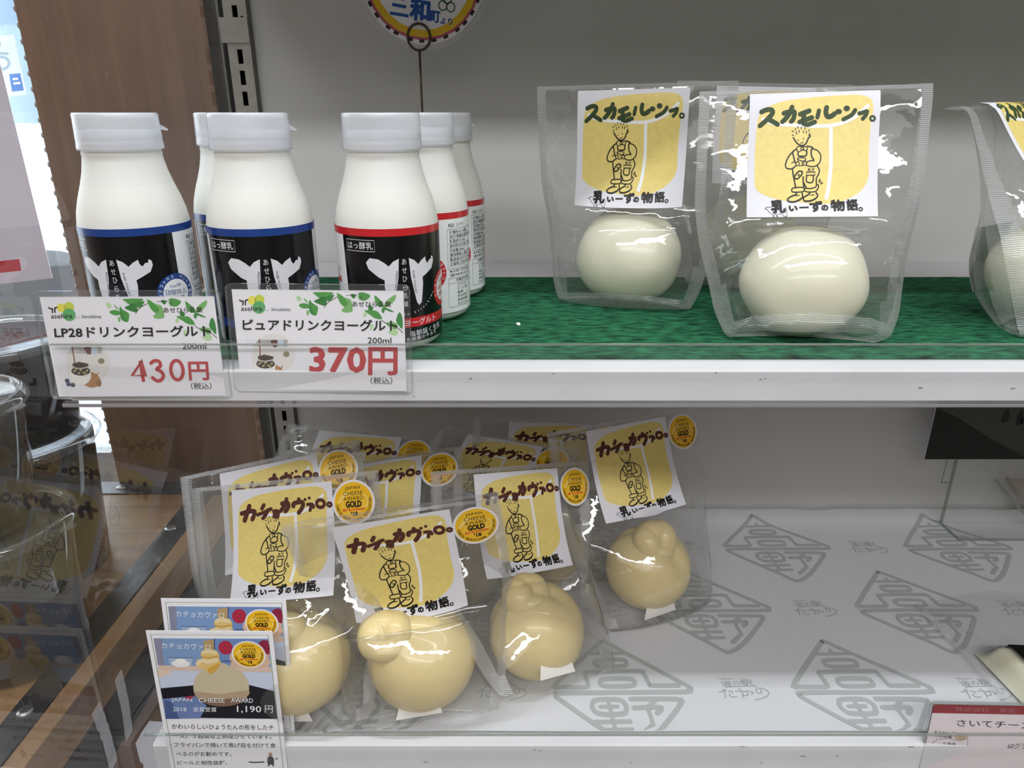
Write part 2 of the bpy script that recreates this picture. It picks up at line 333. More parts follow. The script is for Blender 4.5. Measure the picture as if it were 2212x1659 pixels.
def medal_art(a, r, base=0):
    """award sticker, radius r, centred on 0,0 in the art a"""
    s = a.sub(lambda x, y: (x*r, y*r)); q = base
    s.ell(0, 0, 1, 1, pbr('sticker_rim', '#e9e4e8', .4, .4), q, 40); s.ell(0, 0, .90, .90, MED_Y, q+1, 40)
    s.stroke([(-.68,.05),(-.5,.28),(-.3,.42)], .12, pbr('sticker_pale', '#f6d478', .3, .5), q+1.5); s.stroke([(.5,.3),(.68,.1),(.6,-.2),(.4,-.25)], .06, pbr('sticker_pale', '#f6d478'), q+1.5); s.ring(-.02,-.05,.5,.42,.03,pbr('sticker_pale', '#f6d478'),q+1.5)
    for t, y0, y1, hw in (('JAPAN',.53,.72,.36),('CHEESE',.31,.48,.46),('AWARD',.09,.26,.47)):
        s.text(t, -hw, y0, hw, y1, K_, q+2, .004, 1.08)
    s.text('GOLD', -.36, -.22, .36, .05, K_, q+2, .05); s.text('BEST IN CATEGORY', -.52, -.39, .52, -.27, RED_, q+2, .03); s.text("'18", -.15, -.62, .15, -.43, K_, q+2, .05)
    s.arc('CHEESE PROFESSIONAL ASSOCIATION', 0, 0, .78, R(188), R(367), .17, K_, q+2, .015, True)
# ---- price cards: 91 x 55 mm
GL = [ink('#4f9a45'), ink('#2f7d33'), ink('#7db86a'), ink('#b9dba2'), ink('#3c8a3e')]
def price_art(title, num, yen_font_thin):
    q = homog([(45,100),(2095,110),(2145,1285),(165,1280)], [(-.0455,.0275),(.0455,.0275),(.0455,-.0275),(-.0455,-.0275)])
    A = Art(); A.rect(-.0455,-.0275,.0455,.0275, pbr('card_white','#f0edf1',.35,.4), 0); a = A.sub(q)
    Y1 = ink('#ece25a'); Y2 = ink('#c9d648'); G1 = ink('#5fae6a')
    a.ell(290,228,52,52,Y1,1); a.ell(380,222,60,62,Y2,1); a.ell(375,310,76,74,G1,1.5)
    a.stroke([(142,225),(165,238),(185,238),(180,282)],16,K_,2,3); a.stroke([(210,238),(222,225),(240,222)],16,K_,2,3); a.stroke([(212,240),(212,280)],16,K_,2,0)
    a.text('asehira',160,352,410,296,K_,3,.012,1,0,.12); a.text('from',438,347,496,336,ink('#556'),3); a.text('hiroshima',526,352,750,312,K_,3,0,1,0,.12)
    def leaf(pts, c=0, L=1): a.poly(pts, GL[c], L, 2)
    leaf([(825,170),(870,185),(885,215),(850,240),(828,215)],3); leaf([(910,195),(950,230),(968,260),(930,240)],2)
    leaf([(1025,130),(1255,130),(1230,165),(1160,200),(1090,195),(1050,160)],0); leaf([(1160,190),(1275,155),(1240,215),(1195,235)],4)
    leaf([(1150,180),(1185,240),(1170,285),(1110,275),(1030,235),(1090,205)],1); leaf([(850,280),(900,258),(960,270),(985,310),(925,322),(880,310)],0)
    leaf([(985,215),(1010,255),(1080,300),(1075,360),(1055,405),(1000,385),(975,330),(970,265)],0); leaf([(985,225),(1012,330),(1050,400),(995,380),(975,330)],4,1.4); leaf([(950,340),(975,355),(965,405),(945,385)],2)
    leaf([(1300,130),(1400,190),(1470,215),(1490,290),(1490,350),(1430,365),(1370,355),(1400,310),(1340,250)],2); leaf([(1310,140),(1395,200),(1440,260),(1400,300),(1345,250)],0,1.4); leaf([(1360,335),(1420,300),(1480,305),(1490,355),(1400,365)],2,1.5)
    leaf([(1465,150),(1535,155),(1505,205)],1); leaf([(1570,130),(1645,135),(1705,165),(1670,210),(1620,228),(1575,190)],0); leaf([(1555,170),(1600,180),(1615,220),(1570,215)],2)
    leaf([(1750,165),(1800,195),(1860,260),(1850,300),(1780,280)],0); leaf([(2005,150),(1995,220),(1930,280),(1870,300),(1890,230)],2); leaf([(1860,300),(1900,310),(1990,355),(1930,350),(1880,330),(1865,375),(1835,340)],4)
    leaf([(1690,270),(1740,310),(1720,340),(1680,330)],1); leaf([(1630,340),(1720,340),(1790,350),(1850,440),(1760,430),(1700,390)],0); leaf([(1625,370),(1660,365),(1650,415),(1622,410)],3)
    leaf([(2050,355),(2085,420),(2088,555),(2040,510),(2010,450)],4); leaf([(1890,490),(1960,470),(2030,500),(2010,560),(1940,540)],2); leaf([(1915,585),(1990,560),(2035,580),(2020,630),(1960,625)],3); leaf([(1700,520),(1740,500),(1730,560),(1705,570)],3)
    VN = ink('#4a4636')
    a.stroke([(1155,305),(1200,250),(1250,215),(1310,185)],7,VN,2); a.stroke([(1415,165),(1530,160),(1570,145)],5,VN,2); a.stroke([(1840,455),(1900,490),(1960,515),(2040,550),(2092,600)],8,VN,2)
    a.text('あせひら乳業',1488,298,1950,232,K_,3,.012)
    # photo of a dessert glass on a board
    cream = ink('#f6f3ec'); bd = ink('#b98652'); bd2 = ink('#9a6a3c'); choc = ink('#33241c'); nut = ink('#b6ab72')
    a.ell(550,870,260,250,ink('#e9e3de'),.5); a.rect(220,690,720,770,ink('#e7e4e9'),.5); a.ell(560,1080,120,92,bd,1,28,.25); a.stroke([(480,1120),(600,1060),(660,1000)],10,bd2,1.4); a.stroke([(560,1150),(640,1090)],10,bd2,1.4); a.ell(655,1120,30,45,bd2,1.3)
    a.poly([(330,1000),(325,1060),(350,1105),(400,1135),(470,1140),(530,1110),(565,1060),(570,990),(545,900),(350,900)],cream,2,2); a.ell(455,975,112,55,choc,2.5); a.ell(455,905,95,32,choc,2.5); a.stroke([(350,930),(450,945),(550,925)],14,ink('#c7c9bd'),2.7)
    for x, y in ((380,975),(430,1000),(490,995),(530,970),(400,950),(510,1010),(455,965)): a.ell(x,y,18,12,nut,3,10,x)
    for x, y in ((390,890),(440,880),(500,895),(530,900),(420,910)): a.ell(x,y,22,16,ink('#4b2b22'),3,10)
    a.stroke([(378,690),(385,780),(393,890)],13,ink('#8a4a2c'),3); a.poly([(510,705),(560,690),(600,700),(590,778),(550,780)],ink('#6a4038'),1.2,0); a.rect(600,690,670,775,ink('#c9d3e2'),1); a.ell(705,860,38,34,ink('#8f8468'),1.2)
    for x, y in ((283,1088),(295,1130),(345,1140)): a.ell(x,y,27,25,ink('#2f3c52'),3,16); a.ell(x-5,y-8,10,7,ink('#60708a'),3.3,10)
    a.text(title[0], title[1], 580, 2025, 450, K_, 3, .022, 1.02)
    a.text('200ml',1675,728,1958,655,K_,3,.012)
    rd = ink('#c03236')
    if yen_font_thin:
        a.stroke([(1190,855),(1055,1035),(1215,1035)],40,rd,3,0,True); a.stroke([(1165,860),(1185,1110)],40,rd,3,0,cap=False)
        a.stroke([(1290,890),(1330,862),(1385,868),(1400,920),(1350,962),(1395,985),(1425,1035),(1395,1090),(1340,1098),(1295,1062)],40,rd,3,4)
        a.ring(1590,975,72,115,40,rd,3); a.text('円',1730,1095,1960,880,rd,3,.02); a.text('（税込）',1740,1205,1985,1125,K_,3,.012)
    else:
        a.text('370',990,1065,1650,780,rd,3,.030); a.text('円',1690,1092,2025,775,rd,3,.024); a.text('（税込）',1712,1205,1972,1122,K_,3,.012)
    return A
# ---- the cheese's own card
def cheese_card_art(Hc):
    W = .079; q = homog([(25,65),(1568,15),(1705,1659),(310,1659)], [(-W/2,Hc/2),(W/2,Hc/2),(W/2,Hc/2-.1125),(-W/2,Hc/2-.1125)])
    A = Art(); A.rect(-W/2,-Hc/2,W/2,Hc/2,pbr('card_white','#f0edf1',.35,.4),0)
    gl = ink('#7d9a78'); A.stroke([(-W/2+.0028,-Hc/2+.0028),(W/2-.0028,-Hc/2+.0028),(W/2-.0028,Hc/2-.0028),(-W/2+.0028,Hc/2-.0028)],.0005,gl,1,0,True)
    a = A.sub(q)
    sky = ink('#7f9cc6'); tbl = ink('#c9d0e4'); blk = ink('#16141d'); nav = ink('#4a5c8c')
    a.poly([(118,152),(1512,108),(1600,1085),(255,1103)],tbl,1); a.poly([(118,152),(1512,108),(1540,480),(170,480)],sky,1.5)
    a.poly([(118,152),(210,148),(245,470),(170,472)],ink('#8b8aa0'),2); a.poly([(840,132),(1512,108),(1535,430),(880,440)],ink('#6f8cc0'),2)
    a.poly([(715,160),(835,140),(845,270),(720,270)],ink('#b89a68'),2.2); a.stroke([(850,132),(850,260)],10,ink('#32406a'),2.4,0)
    a.poly([(170,472),(1540,455),(1545,520),(180,530)],ink('#d9bfae'),2.2); a.poly([(165,530),(320,530),(310,570),(185,620)],ink('#e2c8b8'),2.3)
    a.ell(985,235,88,85,ink('#b02b45'),2.5); a.poly([(1400,150),(1512,130),(1525,300),(1450,300),(1405,230)],ink('#8d2440'),2.5,2)
    a.text('JAPA',930,420,1060,385,ink('#3c4f80'),2.6,.02); a.poly([(1035,330),(1100,300),(1480,290),(1515,340),(1500,460),(1080,475),(1045,430)],ink('#dcb79c'),2.6,2)
    a.poly([(285,378),(590,372),(560,470),(330,485)],ink('#a9b8cf'),2.4,0); a.ell(440,445,110,42,ink('#eceae8'),2.6); a.ell(440,415,70,30,ink('#f4f2ef'),2.7); a.stroke([(285,378),(590,372)],10,ink('#5d7197'),2.7,0)
    a.poly([(200,745),(590,700),(1260,680),(1568,748),(1600,1085),(640,1085),(560,880),(222,868)],blk,2.4); a.poly([(222,870),(600,825),(745,940),(660,1090),(255,1103)],ink('#6d82b2'),2.6); a.poly([(240,875),(330,900),(420,1100),(255,1103)],nav,2.7); a.poly([(480,840),(600,820),(560,870),(500,865)],ink('#a13350'),2.7)
    c1 = ink('#c9bb9d'); c2 = ink('#e3c078'); c3 = ink('#b39c80'); c4 = ink('#7d6350')
    a.poly([(690,520),(610,610),(588,700),(600,800),(660,870),(780,930),(920,945),(1060,930),(1180,880),(1245,800),(1262,700),(1235,600),(1150,510),(1040,460),(930,420),(820,470)],c1,3,3)
    a.poly([(600,770),(900,800),(1255,740),(1230,830),(1150,895),(1050,930),(900,945),(770,925),(660,870)],c3,3.2,2); a.poly([(650,865),(900,860),(1200,840),(1120,910),(1000,940),(860,945),(740,915)],c4,3.4,2)
    a.poly([(625,440),(640,390),(700,380),(680,330),(700,280),(780,262),(860,270),(900,310),(905,370),(920,420),(890,480),(820,540),(760,545),(720,500),(660,490)],c2,3.6,3); a.poly([(760,500),(880,430),(915,430),(880,500),(800,560)],ink('#d6a548'),3.8,2)
    a.stroke([(640,440),(690,400),(780,410),(870,385)],46,ink('#ead9ac'),4); a.stroke([(710,300),(780,285),(860,300)],40,ink('#e6d5a6'),4); a.stroke([(690,350),(780,365),(890,340)],14,ink('#c79a4c'),4.2)
    wt = ink('#eef0f4')
    a.text('カチョカヴァロ',215,268,800,195,wt,4.5,.0); a.rect(0,0,1,1,wt,4.5)
    a.text('JAPAN',325,905,570,852,wt,4.5); a.text('CHEESE',650,900,962,848,wt,4.5); a.text('AWARD',1038,895,1308,840,wt,4.5)
    a.text('2018',343,1010,502,962,wt,4.5); a.text('金賞受賞',580,1012,860,955,wt,4.5); a.text('1,190',1108,1020,1405,932,wt,4.5,.008); a.text('円',1450,1012,1548,922,wt,4.5,.005)
    for t, x0, x1, y0, y1 in (('かわいらしいひょうたんの形をしたチ',325,1550,1222,1160),('ーズ。３週間以上熟成させています。',345,1520,1328,1268),('フライパンで焼いて焦げ目を付けて食',350,1570,1432,1375),('べるのがお勧めです。',372,1030,1535,1482),('ビールと相性抜群。',388,975,1635,1585)):
        a.text(t, x0, y0, x1, y1, K_, 2, .008)
    a.stroke([(1240,1600),(1300,1605),(1420,1600)],14,K_,2,0)
    a.ell(1500,1512,24,26,ink('#b98a70'),2); a.poly([(1475,1540),(1530,1540),(1545,1630),(1465,1630)],ink('#2c3436'),2); a.ring(1500,1580,40,45,8,K_,2.3); a.ell(1475,1640,14,8,K_,2); a.ell(1530,1640,14,8,K_,2); a.ell(1575,1560,18,8,ink('#556'),2)
    mx, my = q(1268,310); md = A.sub(lambda x, y: (x+mx, y+my)); medal_art(md, .0108, 5)
    return A
# ---- the red-headed card
def red_card_art():
    A = Art(); A.rect(-.0455,-.0275,.0455,.0275,pbr('card_pinkish','#e6d9dc',.4,.4),0); rd = ink('#8f1d28'); kx = 6.7e-5
    A.rect(-.0455,.0203,.0455,.0275,rd,1)
    a = A.sub(lambda x, y: (-.0455+(x-225+.2*(y-1102))*kx, .0275-(y-1098-.025*(225-x))*kx))
    g = ink('#8a7a60')
    a.text('株式会社',435,1172,768,1118,ink('#b06a70'),2); a.text('敷信',870,1166,1020,1112,ink('#b06a70'),2)
    a.text('さいてチーズ',448,1355,1190,1268,K_,2,.004); a.text('60グラム',945,1612,1190,1535,K_,2,0,1,0,.2)
    a.text('とことん、',228,1475,392,1428,K_,2,.015,1,.10); a.text('庄原産',258,1503,398,1452,K_,2,.015,1,.12); a.stroke([(218,1478),(248,1508)],4,K_,2,0); a.stroke([(378,1478),(412,1425)],4,K_,2,0)
    P = [(418,1470),(430,1440),(545,1447),(550,1500),(505,1525),(470,1532),(430,1510)]; a.poly(P,ink('#cbb489'),1.5); a.stroke(P,4,g,2,0,True); a.text('道の駅',450,1480,520,1455,ink('#5a4a3a'),2.2,.01); a.text('たかの',455,1502,520,1482,ink('#5a4a3a'),2.2,.01); a.ell(438,1470,8,8,rd,2.2)
    a.stroke([(195,1600),(215,1560),(260,1525),(340,1515),(385,1490),(375,1510),(440,1535),(550,1505),(552,1600),(500,1625),(440,1650),(380,1660),(320,1690),(270,1700),(205,1680)],5,ink('#6b5f60'),2,0,True); a.text('広島県',302,1597,432,1562,K_,2,.012)
    A.stroke([(-.0455,-.0275),(-.0455,.0275)],.0005,K_,2,0); A.stroke([(-.0455,.0275),(.0455,.0275)],.0003,K_,2,0)
    return A
# ---- bottle sleeve: x along the circumference from the cow's face, y up the bottle, metres
BR_ = .0292; CIRC = 2*math.pi*BR_
def sleeve_art(col, hexdark, lines):
    A = Art(); bk = pbr('sleeve_black','#0c0b0e',.22,.5); wt = pbr('sleeve_white','#ecedee',.25,.5); acc = pbr('sleeve_'+hexdark, col, .25, .5); ti = pbr('sleeve_ink','#1b1a1c',.4); sl = pbr('sleeve_silver','#dcdbe0',.3,.5)
    r = lambda d: BR_*math.radians(d)
    A.rect(-CIRC/2,.006,CIRC/2,.0695,wt,0); A.rect(-CIRC/2,.0655,CIRC/2,.0695,acc,1)
    A.poly([(r(-71),.0655),(r(66),.0655),(r(66),.006),(r(-66),.006)],bk,1)
    A.stroke([(r(-65),.0575),(r(-30),.0575),(r(-30),.0635),(r(-65),.0635)],.0003,sl,2,0,True); A.text('はっ酵乳',r(-63),.0585,r(-32),.0625,sl,2,.008)
    H = [(3,53.5),(6.5,52),(9,49.5),(11.5,51.5),(14.5,53),(15,50.5),(16.3,49.2),(18,51),(19.5,51),(20,52.8),(21.5,52),(21.8,49.5),(20,46),(15,43.5),(11.8,42),(12,38.5),(11.2,33),(10.3,28),(8.5,26.5),(7,28.5),(5.5,35),(3.8,43)]
    A.poly([(x*.00093,y*.001) for x, y in H],sl,2); A.poly([(-x*.00093,y*.001) for x, y in H[:4]]+[(-.0140,.0535),(-.0185,.0540),(-.0208,.0515),(-.0195,.0480)]+[(-x*.00093,y*.001) for x, y in H[13:]],sl,2)
    for i, ch in enumerate('あせひら乳業'): A.text(ch, -.0013, .0500-i*.0047, .0013, .0532-i*.0047, sl, 2)
    A.text('FRESH MILK 100%', -.0133, .0378, .0033, .0390, bk, 3, 0, 1, -math.pi/2-.1); A.text('PURE YOGURT', -.0008, .0392, .0122, .0404, bk, 3, 0, 1, -math.pi/2+.1)
    A.arc('asehira from hiroshima', 0, .045, .0225, R(215), R(325), .0021, sl, 2, 0, True)
    A.rect(r(-66),.0145,r(66),.0198,acc,2); A.text('ドリンクヨーグルト' if hexdark == 'red' else 'ＬＰ２８ドリンク', r(-38), .0153, r(40), .0190, wt, 3, .012)
    A.text('毎朝届く生乳', r(2), .0093, r(50), .0128, sl, 2, 0, 1, .05); A.text('乳酸菌のチカラ', r(-2), .0066, r(40), .0090, sl, 2, 0, 1, .05)
    cx, cy = r(60), .0325; A.ell(cx,cy,.0108,.0108,acc,2.5,36); A.ell(cx,cy,.0076,.0076,wt,3,32); A.text('1cc中',cx-.0032,cy+.0028,cx+.0032,cy+.0052,acc,3.5,.01); A.text('10億以上',cx-.0062,cy-.0012,cx+.0062,cy+.0020,acc,3.5,.01); A.text('乳酸菌',cx-.0045,cy-.0050,cx+.0045,cy-.0020,acc,3.5,.01)
    A.arc(lines[0],cx,cy,.0092,R(200),R(-20),.0022,wt,3.5,.01)
    x0 = r(84); x1 = x0+.034
    A.text(lines[1],x0+.001,.0603,x0+.0145,.0628,ti,2,.012)
    A.stroke([(x0,.0345),(x0+.033,.0345),(x0+.033,.0592),(x0,.0592)],.00025,ti,2,0,True)
    y = .0563
    for t, w in (('種類別/はっ酵乳',.018),('成分/無脂乳固形分8.0%',.026),('乳脂肪分3.0%',.015),('原材料名/生乳、砂糖',.024),('内容量/200ml',.014),('賞味期限/上蓋に記載',.024),('製造者/あせひら乳業',.024),('広島県三次市三和町',.022)):
        A.text(t,x0+.0016,y,x0+.0016+w,y+.0021,ti,2,.004); A.stroke([(x0+.001,y-.0004),(x0+.032,y-.0004)],.00014,ti,2,0); y -= .00285
    A.text('★お気づきの点は',x0+.001,.0318,x0+.022,.0340,ti,2,.004); A.text('☎0824-52-37',x0+.001,.0292,x0+.022,.0314,ti,2,.004)
    A.stroke([(x0,.0095),(x0+.03,.0095),(x0+.03,.0282),(x0,.0282)],.00025,ti,2,0,True); A.text('栄養成分表示',x0+.006,.0258,x0+.021,.0278,ti,2); A.stroke([(x0,.0250),(x0+.03,.0250)],.00018,ti,2,0)
    y = .0226
    for t, w in (('エネルギー',.011),('タンパク質',.011),('脂質',.006),('炭水化物',.010),('食塩相当量',.011),('カルシウム',.011)): A.text(t,x0+.007,y,x0+.007+w,y+.0019,ti,2); y -= .0025
    A.rect(r(-180),.006,r(-150),.0655,pbr('sleeve_green','#1d5a34',.3) if hexdark == 'blue' else wt,1)
    A.text('ピュア',r(-100),.044,r(-84),.047,acc,2); A.poly([(r(-98),.038),(r(-82),.038),(r(-84),.042),(r(-90),.040),(r(-95),.043)],acc,2); A.text('はっ酵乳',r(-102),.030,r(-84),.033,ti,2)
    return A
# ---- wrapping paper marks
PB = pbr('paper_mark', '#a9adab', .6, .2)
def diamond(A, cx, cy, s=.1005):
    q = homog([(105,900),(2035,900),(2035,960),(105,960)],[(cx-s/2,cy+.0016),(cx+s/2,cy+.0016),(cx+s/2,cy-.0016),(cx-s/2,cy-.0016)])
    U = s/1930
    f = lambda x, y: (cx+(x-1065)*U, cy-(y-935)*U*1.36)
    a = A.sub(f); w = 62; m = PB
    a.stroke([(880,195),(940,200),(1200,370),(1990,860),(2010,910),(1960,950),(1000,955),(200,965),(120,995),(170,1050),(560,1330),(820,1500),(1000,1640),(1120,1660),(1400,1500),(1840,1110),(1830,1060),(1700,1048),(1160,1042)],w,m,1,4)
    a.stroke([(880,195),(800,260),(130,840),(170,882),(540,882),(590,840),(570,700),(640,668),(1350,655),(1420,690),(1460,820),(1500,862),(1880,862)],w,m,1,3)
    a.stroke([(700,395),(1200,385)],w*.8,m,1,0); a.stroke([(930,340),(935,390)],w,m,1,0)
    a.stroke([(780,490),(1150,485),(1200,530),(1150,580),(790,585),(730,540)],w,m,1,4,True); a.stroke([(840,765),(1200,765),(1260,810),(1200,865),(840,870),(770,820)],w,m,1,4,True)
    a.stroke([(680,1055),(980,1050),(1070,1110),(1070,1180),(1010,1235),(700,1235),(615,1170),(615,1110)],w,m,1,4,True); a.stroke([(720,1145),(960,1140)],w*.8,m,1,0); a.stroke([(840,1080),(860,1240),(875,1440)],w*.9,m,1,0); a.stroke([(600,1340),(1095,1330)],w*.9,m,1,0); a.stroke([(700,1440),(1100,1430)],w*.8,m,1,0)
    a.stroke([(1180,1160),(1540,1155),(1540,1190),(1480,1230)],w,m,1,3); a.stroke([(1500,1060),(1370,1150),(1390,1370),(1200,1510)],w,m,1,0)
def station(A, cx, cy, s=.0365):
    U = s/1110; f = lambda x, y: (cx+(x-1005)*U, cy-(y-650)*U*1.15); a = A.sub(f); m = pbr('paper_script', '#a3a6a6', .6, .2); w = 22
    a.text('道',570,570,800,420,m,1); a.text('の',830,545,1000,430,m,1); a.text('駅',1020,545,1290,395,m,1); a.text('中国山地のてっぺん',550,390,1190,345,m,1)
    a.stroke([(620,610),(660,590),(900,575),(1290,555),(1330,570),(1300,585)],w*.8,m,1,3)
    s_ = lambda *p: a.stroke(p, w, m, 1, 4)
    s_((455,712),(600,690),(600,655),(560,660),(570,720),(565,800),(540,870)); s_((660,700),(750,705),(745,750)); s_((680,770),(660,810),(700,845),(810,835))
    s_((830,695),(960,700),(1060,710),(1080,760),(1050,805),(960,800)); s_((920,635),(960,680),(965,760),(930,855)); s_((1075,680),(1150,700),(1215,745),(1150,765))
    s_((1400,640),(1400,700),(1345,755),(1290,710),(1310,640),(1420,615),(1520,660),(1550,740),(1480,820),(1340,880),(1175,920))
def sign_art(Rr):
    A = Art(); wt = pbr('sign_white','#e4e2e6',.35,.4); ye = ink('#d9b21c'); pk = ink('#b4576a'); bl = ink('#1b4f9c'); gr = ink('#245c38')
    A.ell(0,0,Rr*.985,Rr*.985,wt,.5,64); A.ring(0,0,Rr*.90,Rr*.90,Rr*.055,pk,1); A.ring(0,0,Rr*.83,Rr*.83,Rr*.11,ye,2)
    for k in range(30):
        a0 = k*12+random.uniform(-2, 2); A.stroke([(Rr*.935*math.cos(R(a0+d)),Rr*.935*math.sin(R(a0+d))) for d in (0,2.5,5,random.choice((3,7)))][:3],Rr*.05,ink('#2a1420'),3,0,cap=False)
    a = A.sub(lambda x, y: (Rr*(x-1000)/903, Rr*(-338-y)/903))
    a.stroke([(575,-60),(735,-35)],42,bl,3,0,cap=False); a.stroke([(552,30),(752,65)],42,bl,3,0,cap=False); a.stroke([(515,140),(780,180)],42,bl,3,0,cap=False)
    a.text('和',812,235,1082,-35,bl,3,.05,1,.1); a.text('町',1092,262,1230,118,bl,3,.04,1,.1); a.text('より',1238,290,1408,205,bl,3,.03,1,.1)
    for x, y in ((1278,45),(1390,65),(1345,-40)): a.ring(x,y,58,62,16,gr,3)
    return A
# ================================================================ the setting
def struct(o): o['kind'] = 'structure'; return o
struct(boxo('floor', (-3, 3, -4, .9, -.05, 0), pbr('floor_grey', '#8d8781', .4, .4, var=.05)))
struct(boxo('ceiling', (-3, 3, -4, .9, 2.7, 2.75), pbr('ceiling_white', '#c9c4bc', .7, .2)))
struct(boxo('wall_left_room', (-3.05, -3, -4, .9, 0, 2.7), pbr('room_wall', '#978d82', .7, .2))); struct(boxo('wall_right', (3, 3.05, -4, .9, 0, 2.7), pbr('room_wall', '#978d82'))); struct(boxo('wall_front', (-3, 3, -4.05, -4, 0, 2.7), pbr('room_wall', '#978d82')))
struct(boxo('wall_right_back', (2.2, 3, .80, .85, 0, 2.7), pbr('room_wall', '#978d82')))
struct(boxo('wall_back', (-.2155, 2.2, YW, YW+.03, .55, 2.0), M_WALL))
def upright():
    t = empty('slotted_post', (-.2265, YW, .6), 0, 'slotted steel shelf post left of the grey back panel', 'shelf post')
    w2, z1 = .0095, 1.25
    bm = bmesh.new(); pit = .0163; n = int((z1-.05)/pit)
    # front skin with real slots: strips left and right, bridges between the slots
    box(bm, -w2, -.0022, -.006, -.0045, 0, z1); box(bm, .0022, w2, -.006, -.0045, 0, z1)
    for k in range(n+1): box(bm, -.0022, .0022, -.006, -.0045, k*pit-.0026, k*pit+.0026)
    box(bm, -w2, -w2+.0012, -.0045, .02, 0, z1); box(bm, w2-.0012, w2, -.0045, .0, 0, z1)
    fin('post_face', bm, M_POST, t)
    boxo('post_core', (-.0082, .0082, -.0015, .02, 0, z1), M_SLOT, t)
    bm = bmesh.new(); box(bm, -w2-.004, w2, -.0072, -.0061, .703, .722)
    fin('joint_plate', bm, M_POST, t)
    bm = bmesh.new(); lathe(bm, [(.0012, 0), (.0012, .0006)], 12); o = fin('bolt_hole', bm, M_SLOT, t); o.rotation_euler = (R(90), 0, 0); o.location = (.0055, -.0062, .722)
    return t
upright()
struct(boxo('trim_1', (-.2175, -.2155, YW-.004, YW, .6, 1.9), pbr('trim_grey', '#6a6763', .6)))  # thin strip, darker than the panel beside it
# plywood side wall behind the partition, with a dark gap next to the post
M_PLY = wood('plywood', '#5f4637', '#7f624f', 26, (3.2, 1, .16), .42)
struct(boxo('wall_left', (-.449, -.2835, .727, .745, .55, 2.1), M_PLY))
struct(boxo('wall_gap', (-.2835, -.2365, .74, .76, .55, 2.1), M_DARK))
# shop window beyond the wooden table, left of the plywood
wb = boxo('window_1', (-1.7, -.449, .80, .806, .86, 2.2), clear('window_glass', (.96, .98, .98), .06, .01, .03)); struct(wb)
fr = boxo('window_frame', (-1.7, -.449, .79, .815, .80, .86), pbr('frame_grey', '#9a9a9c', .4), wb)
struct(boxo('ground', (-9, 4, .9, 12, -.1, -.05), pbr('pavement', '#c9ccd0', .8, .2, var=.05)))
def outside():
    b = empty('parked_van', (-1.9, 3.6, -.05), R(8), 'pale blue-white van parked outside the window', 'van')
    bm = bmesh.new(); prof = [(-.1, .35), (4.2, .35), (4.2, 1.0), (3.9, 1.95), (.35, 2.0), (-.05, 1.2)]
    for s in (0, 1.6):
        pass
    a = [bm.verts.new((-x*.55, 0, z)) for x, z in prof]; c = [bm.verts.new((-x*.55, 1.5, z)) for x, z in prof]
    bm.faces.new(a); bm.faces.new(c[::-1])
    for i in range(len(a)): bm.faces.new((a[i], a[(i+1) % 6], c[(i+1) % 6], c[i]))
    fin('body', bm, pbr('van_paint', '#dfe8f4', .3, .5, coat=.4), b, bevel=.05)
    boxo('side_window', (-1.5, -.3, -.012, .0, 1.25, 1.8), pbr('van_glass', '#7d94b8', .1, .6), b)
    for x in (-.4, -1.9):
        bm = bmesh.new(); lathe(bm, [(.02, 0), (.3, 0), (.33, .04), (.33, .18), (.3, .2), (.02, .2)], 32); o = fin('wheel', bm, pbr('tyre', '#26272a', .8), b); o.rotation_euler = (R(90), 0, 0); o.location = (x, .12, .33)
outside()
# ================================================================ shelves
def shelf_label_rail(name, z, y, label, x0=-.244, x1=1.3, top=.0125, bot=-.02):
    bm = bmesh.new(); bm.faces.new([bm.verts.new(p) for p in ((x0, y, z+bot), (x1, y, z+bot), (x1, y, z+top), (x0, y, z+top))]); box(bm, x0, x1, y-.0016, y+.0016, z+bot-.0018, z+bot)
    o = fin(name, bm, M_RAIL); tag(o, label, 'price rail')
    bm = bmesh.new(); box(bm, x0, x1, y-.0009, y+.0009, z+top, z+top+.0007); fin('rail_lip', bm, M_EDGE, o)
    bm = bmesh.new(); box(bm, x0, x1, y-.0022, y-.0016, z+bot-.0022, z+bot-.0004); fin('rail_foot', bm, pbr('foot_grey', '#8d8a8e', .3, .5), o)
    return o
def shelf(name, z, label, deep, yf=YF+.006):
    bm = bmesh.new(); x0, x1 = -.243, 1.3
    P = [(YW-.001, -.0006), (yf+.012, -.0006), (yf+.011, -.0002), (yf, -.0012), (yf-.001, -.0025), (yf-.001, -deep), (yf+.006, -deep), (yf+.006, -deep+.004), (yf+.004, -deep+.004), (yf+.004, -.006), (yf+.012, -.0045), (YW-.001, -.0045)]
    A = [bm.verts.new((x0, y, z+h)) for y, h in P]; B = [bm.verts.new((x1, y, z+h)) for y, h in P]
    for i in range(len(P)): bm.faces.new((A[i], A[(i+1) % len(P)], B[(i+1) % len(P)], B[i]))
    bm.faces.new(A); bm.faces.new(B[::-1])
    o = fin(name, bm, pbr('shelf_paint', '#dcdadd', .38, .4, var=.05, vscale=18)); tag(o, label, 'shelf')
    # scuffs along the front
    if z < ZU+.1:
        for k in range(12):
            x = random.uniform(-.1, .55); l = random.uniform(.0006, .004); zz = z-random.choice((.0026, .006, .011, .0165))-random.random()*.001
            boxo('stain', (x, x+l, yf-.0012, yf-.0010, zz-.0002, zz+random.uniform(.0001, .0004)), pbr('scuff_dark', '#77706a', .7), o)
    return o
shelf('wall_shelf', ZU-.0022, 'upper white steel shelf under the green felt mat', .019)
shelf('wall_shelf', ZL-.0022, 'lower white steel shelf under the printed wrapping paper', .03)
shelf('wall_shelf', ZU+.272, 'unseen narrow white steel shelf above the top edge, added to shade the back panel', .019, .44)  # out of view, put in and sized to shade the upper back panel
shelf_label_rail('price_rail', ZU, YF, 'clear price rail along the front of the upper shelf')
